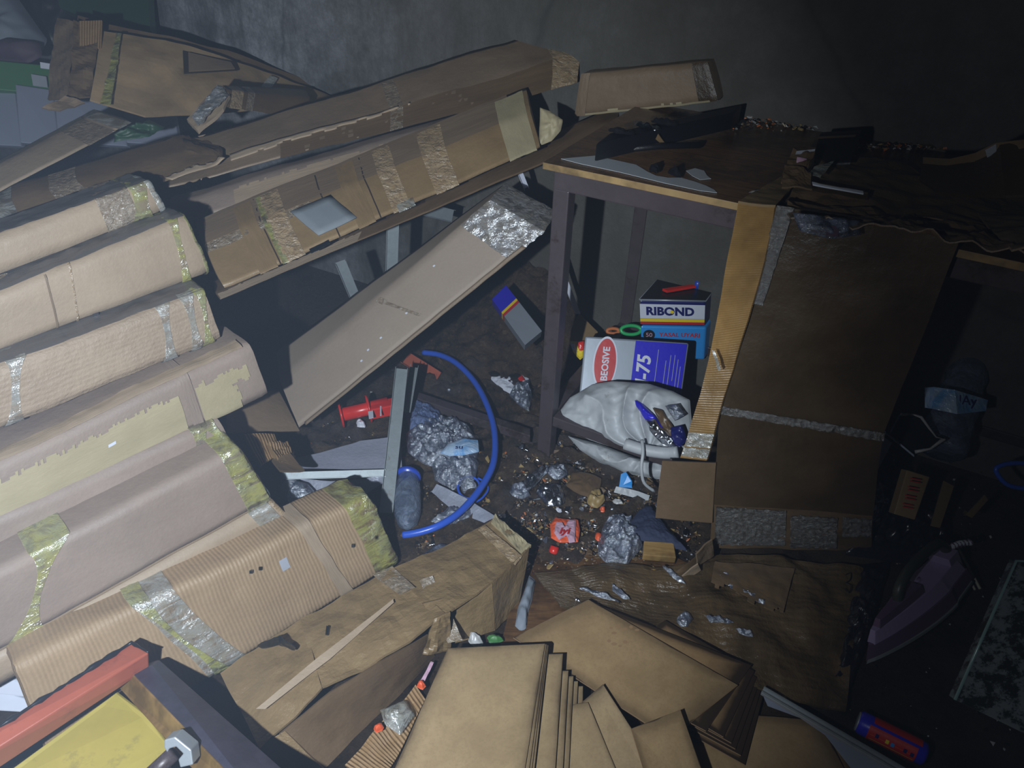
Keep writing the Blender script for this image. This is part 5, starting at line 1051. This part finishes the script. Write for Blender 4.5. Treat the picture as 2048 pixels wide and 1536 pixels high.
# white woven sack
sk = empty('woven_sack', Z(1260, 900, .0), 'crumpled white woven sack full of scrap hanging over the lower table rail', 'sack')
sp = [(1112, 832), (1140, 795), (1185, 768), (1225, 762), (1300, 768), (1345, 782), (1380, 800), (1384, 850), (1372, 900), (1352, 918), (1300, 920), (1240, 900), (1180, 880), (1140, 862)]
ps = Z(1240, 880, .14); ns = (-NN*.75+zz*.65).normalized()
pillow('sack_body', [PL(x, y, ps, ns) for x, y in sp], .045, 'sack', sk, .006, 22, 60, 220, ns, .6, 3, rid=.006, folds=(PL(1300, 905, ps, ns), 5, .024))
ps2 = Z(1240, 930, .03)
pillow('sack_bottom', [PL(x, y, ps2, ns) for x, y in [(1136, 872), (1200, 888), (1270, 915), (1330, 930), (1350, 952), (1316, 958), (1250, 946), (1200, 926), (1160, 900)]], .030, 'sack', sk, .006, 24, 30, 140, ns, .5, 5, rid=.004, folds=(PL(1290, 900, ps2, ns), 4, .014))
tube('rolled_rim', [D(*p) for p in ((1250, 888, 2.04), (1290, 900, 2.02), (1330, 906, 2.0), (1356, 904, 1.98))], .016, 'sack', sk, 14, smooth_iter=4)
tube('tie_string', [D(*p) for p in ((1284, 880, 2.0), (1286, 905, 1.98), (1283, 935, 1.98), (1288, 965, 2.0), (1308, 982, 2.02))], .0045, 'sack', sk, 8, smooth_iter=4)
for k, (pts, mt) in enumerate((([(1270, 800), (1285, 806), (1310, 832), (1330, 862), (1318, 866), (1290, 838), (1272, 812)], 'cobalt'), ([(1305, 815), (1325, 820), (1345, 850), (1358, 880), (1345, 878), (1322, 850)], 'crumb_b'), ([(1310, 850), (1335, 860), (1356, 890), (1350, 900), (1325, 888)], 'foil'), ([(1340, 855), (1365, 850), (1374, 880), (1360, 895), (1345, 885)], 'navy'), ([(1290, 838), (1310, 838), (1330, 870), (1345, 895), (1325, 890), (1300, 862)], 'foil'), ([(1330, 812), (1355, 808), (1370, 830), (1350, 842)], 'clear'))):
    pp = ps+ns*(.062+.004*k); pillow('scrap_filling', [PL(x, y, pp, ns) for x, y in pts], .012, mt, sk, .006, 50, 8, 40, ns, .3, k, rid=.010)['label'] = ('blue foil scrap', 'brown scrap', 'silver foil scrap', 'dark blue scrap', 'silver foil strip', 'clear film scrap')[k]
# bits near the tins
o = prism('cardboard_piece', pd3([(1142, 660, 2.5), (1158, 626, 2.52), (1196, 664, 2.5), (1176, 700, 2.46), (1140, 690, 2.46)]), fw*.005, 'kraft', None, .001); tag(o, 'small brown cardboard piece left behind the silver and blue tin', 'cardboard')
sw = empty('sweet_wrapper', D(1155, 705, 2.42), 'yellow red and white wrapper squeezed beside the silver tin', 'wrapper')
pillow('wrapper_body', pd([(1140, 682), (1166, 684), (1170, 712), (1160, 720), (1146, 704)], 2.40), .010, 'ylw', sw, .005, 50, 8, 40, -fw, rid=.006); pillow('red_corner', pd([(1154, 684), (1168, 682), (1169, 700), (1158, 702)], 2.385), .005, 'red', sw, .002, 50, 6, 30, -fw); pillow('white_corner', pd([(1140, 684), (1150, 688), (1154, 706), (1144, 698)], 2.385), .005, 'white', sw, .002, 50, 6, 30, -fw)
sc_ = empty('green_handled_scissors', D(1262, 658, 2.5), 'green plastic loop handle showing behind the silver tin', 'tool')
tube('green_loop', [D(1262+20*math.cos(t), 660+9*math.sin(t), 2.45) for t in [i*6.2832/24 for i in range(25)]], .006, 'gpl', sc_, 10)
tube('orange_loop', [D(1226+12*math.cos(t), 662+5*math.sin(t), 2.5) for t in [i*6.2832/20 for i in range(21)]], .006, 'crumb_o', sc_, 8)
# ================================================================ the dark right side
bt = empty('large_water_bottle', Z(1900, 830, .0), 'large ribbed water bottle with a blue label in the dark at the right', 'bottle')
a_, b_ = D(1880, 905, 2.05), D(1950, 705, 2.15); L_ = (b_-a_).length
prf = [(0, .05), (.01, .062)]+[(L_*(.1+.08*i), .064-(.006 if i % 2 else 0)-.0012*i) for i in range(10)]+[(L_*.93, .03), (L_, .016)]
lathe('bottle_body', a_, b_, prf, 'bottle', bt, 32)
lbp = [D(1850, 775, 1.99), D(1868, 774, 1.96), D(1910, 780, 1.94), D(1976, 800, 1.97)]; lbq = [D(1850, 815, 1.98), D(1868, 818, 1.95), D(1915, 828, 1.93), D(1972, 822, 1.96)]
bl2 = sheet('bottle_label', lbp, lbq, .001, 'label', bt, .001, 10, .01)
text('lAy', .034, lambda x, y: D(1935, 802, 1.94)+ri*x-up*(x*.12)+up*y, 'navy', bl2)
pfm = empty('broken_frame', Z(1850, 880, .1), 'black broken tray with a pale chipped rim below the water bottle', 'frame')  # piece of a dark picture frame with a light rim
pts = [(1782, 866), (1802, 828), (1840, 832), (1868, 868), (1890, 876), (1830, 912)]
prism('frame_body', pd(pts, 1.95), fw*.01, 'black', pfm, .001)
tube('pale_rim', pd([(1802, 829), (1826, 829), (1842, 834), (1858, 856), (1872, 874), (1888, 878), (1860, 898), (1830, 904)], 1.94), .0035, 'crumb_w', pfm, 6, radii=[.004, .002, .004, .003, .002, .006, .003, .005]); bar('blue_edge', D(1770, 864, 1.94), D(1828, 912, 1.92), up*.006, fw*.004, 'whitepan', pfm, .001)
o = prism('pale_panel_corner', pd3([(1766, 872, 1.95), (1784, 886, 1.94), (1756, 940, 1.96), (1758, 900, 1.96)]), fw*.004, 'whitepan'); tag(o, 'pale blue panel corner poking out right of the draped carton', 'panel')
o = empty('small_parcel', D(1825, 990, 1.95), 'dim ochre carton with reddish print wrapped in black film', 'box')
prism('carton_face', pd3([(1814, 940, 1.93), (1860, 954, 1.92), (1830, 1040, 1.90), (1788, 1028, 1.91)]), fw*.03, 'kraft', o, .002); 
for k in range(4):
    for e_ in (-1, 1): x_, y_ = 1830-5*k, 958+17*k; prism('red_stroke', pd([(x_-9, y_+e_*3), (x_+12, y_+e_*3+4), (x_+11, y_+e_*3+6), (x_-10, y_+e_*3+2)], 1.893), fw*.0005, 'redpr', o)
o = prism('ochre_strip', pd3([(1888, 962, 1.95), (1908, 972, 1.95), (1880, 1056, 1.92), (1862, 1052, 1.92)]), fw*.004, 'kraft'); tag(o, 'dim ochre cardboard strip right of the small wrapped parcel', 'cardboard')
o = prism('ochre_strip', pd3([(1970, 990, 1.93), (1976, 1000, 1.93), (1944, 1036, 1.91), (1932, 1030, 1.91)]), fw*.004, 'kraft'); tag(o, 'short ochre sliver right of the dim ochre strip', 'cardboard')
blob('black crumpled bin bag behind the lilac iron', [(1740, 950), (1800, 930), (1850, 1010), (1900, 1030), (1900, 1120), (1830, 1130), (1760, 1120), (1690, 1110), (1700, 1080), (1735, 1060)], 'blackbag', .05, .02, seed=31, rid=.02, name='black_bag')
blob('black bag heap on the floor left of the iron', [(1720, 1130), (1780, 1125), (1760, 1200), (1730, 1300), (1700, 1380), (1660, 1380), (1680, 1250)], 'blackbag', .03, .01, seed=33, rid=.012, name='black_bag')
o = tube('blue_loop', pd([(2100, 930, ), (2030, 926), (2000, 932), (1992, 942), (2010, 966), (2040, 976), (2100, 978)], 1.9), .006, 'bluehose', None, 8, smooth_iter=4); tag(o, 'dim blue plastic loop at the right edge', 'loop')
ws_ = empty('cotton_sticks', Z(1935, 1140, .03), 'pair of thin pale sticks crossing in the dark above the slab corner', 'stick')
tube('stick', [Z(1908, 1098, .04), Z(1950, 1180, .04)], .0028, 'cream', ws_, 8); tube('stick', [Z(1916, 1094, .045), Z(1960, 1178, .045)], .0034, 'cream', ws_, 8)
o = empty('speckled_slab', Z(2000, 1250, .1), 'dark speckled slab with a pale green edge at the right border', 'slab')
sl = [D(2032, 1122, 1.50), D(2200, 1130, 1.45), D(2200, 1540, 1.20), D(1910, 1400, 1.38)]
prism('slab_body', sl, fw*.02, 'granite', o, .001); tube('glass_edge', [sl[1], sl[0], sl[3]], .003, 'glassedge', o, 8)
# ---- steam iron
ir = empty('steam_iron', Z(1800, 1250, .02), 'lilac and plum steam iron lying on the dark floor, tip towards the lower left', 'iron')
tip, heel = Z(1732, 1318, .05), Z(1905, 1140, .06)
ia = (heel-tip).normalized(); IL = (heel-tip).length; iz = (C-(tip+heel)/2).normalized(); iz = (iz*.75-ri*.42+up*.25); iz = (iz-ia*iz.dot(ia)).normalized(); iy = iz.cross(ia)
def ip(s_, y, z_): return tip+ia*(s_*IL)+iy*y+iz*z_
def prof(s_): return .060*math.sin(min(1, s_/.75)*math.pi/2)**.8 if s_ < .75 else .056-(s_-.75)*.03
def shell(name, z0, z1, sc0, sc1, mat, s0=0, s1=1, n_=22):
    vs = []; fs = []; up_ = [(s0+(s1-s0)*i/n_) for i in range(n_+1)]
    for (z_, k_) in ((z0, sc0), (z1, sc1)):
        for s_ in up_: vs.append(ip(s_*(1 if z_ == z0 else .94)+(0 if z_ == z0 else .03), prof(s_)*k_, z_))
        for s_ in reversed(up_): vs.append(ip(s_*(1 if z_ == z0 else .94)+(0 if z_ == z0 else .03), -prof(s_)*k_, z_))
    N_ = 2*(n_+1); fs = [[i, (i+1) % N_, N_+(i+1) % N_, N_+i] for i in range(N_)]
    for b_ in (0, N_):
        for i in range(n_): fs.append([b_+i, b_+i+1, b_+N_-2-i, b_+N_-1-i])
    return mesh(name, vs, fixn(vs, fs), mat, ir, smooth=False, bevel=.0015)
shell('soleplate', -.014, -.004, 1.04, 1.06, 'alu'); shell('skirt', -.004, .028, 1.0, .84, 'violetd'); shell('lilac_body', .026, .055, .80, .5, 'violet', .06, .96); shell('water_tank', .052, .072, .46, .30, 'violetd', .12, .55)
hdl = [ip(.36, 0, .06), ip(.38, 0, .095), ip(.50, 0, .118), ip(.68, 0, .122), ip(.86, 0, .108), ip(.95, 0, .06)]
tube('handle_grip', hdl, .012, 'irong', ir, 14, smooth_iter=5, radii=None); lathe('dial', ip(.62, .02, .046), ip(.62, .024, .056), [(0, .02), (.006, .02)], 'violet', ir, 20)
tube('cord_sleeve', [ip(.96, .0, .07), ip(1.03, -.012, .075), ip(1.09, -.03, .07)], .007, 'white', ir, 12, smooth_iter=6)
for k in range(6): lathe('sleeve_rib', ip(.99+.018*k, -.004-.0045*k, .073), ip(1.0+.018*k, -.0055-.0045*k, .073), [(0, .0085), (.002, .0085)], 'violetd', ir, 14)
shell('heel_rest', .02, .075, .6, .45, 'violet', .86, .99, 6)
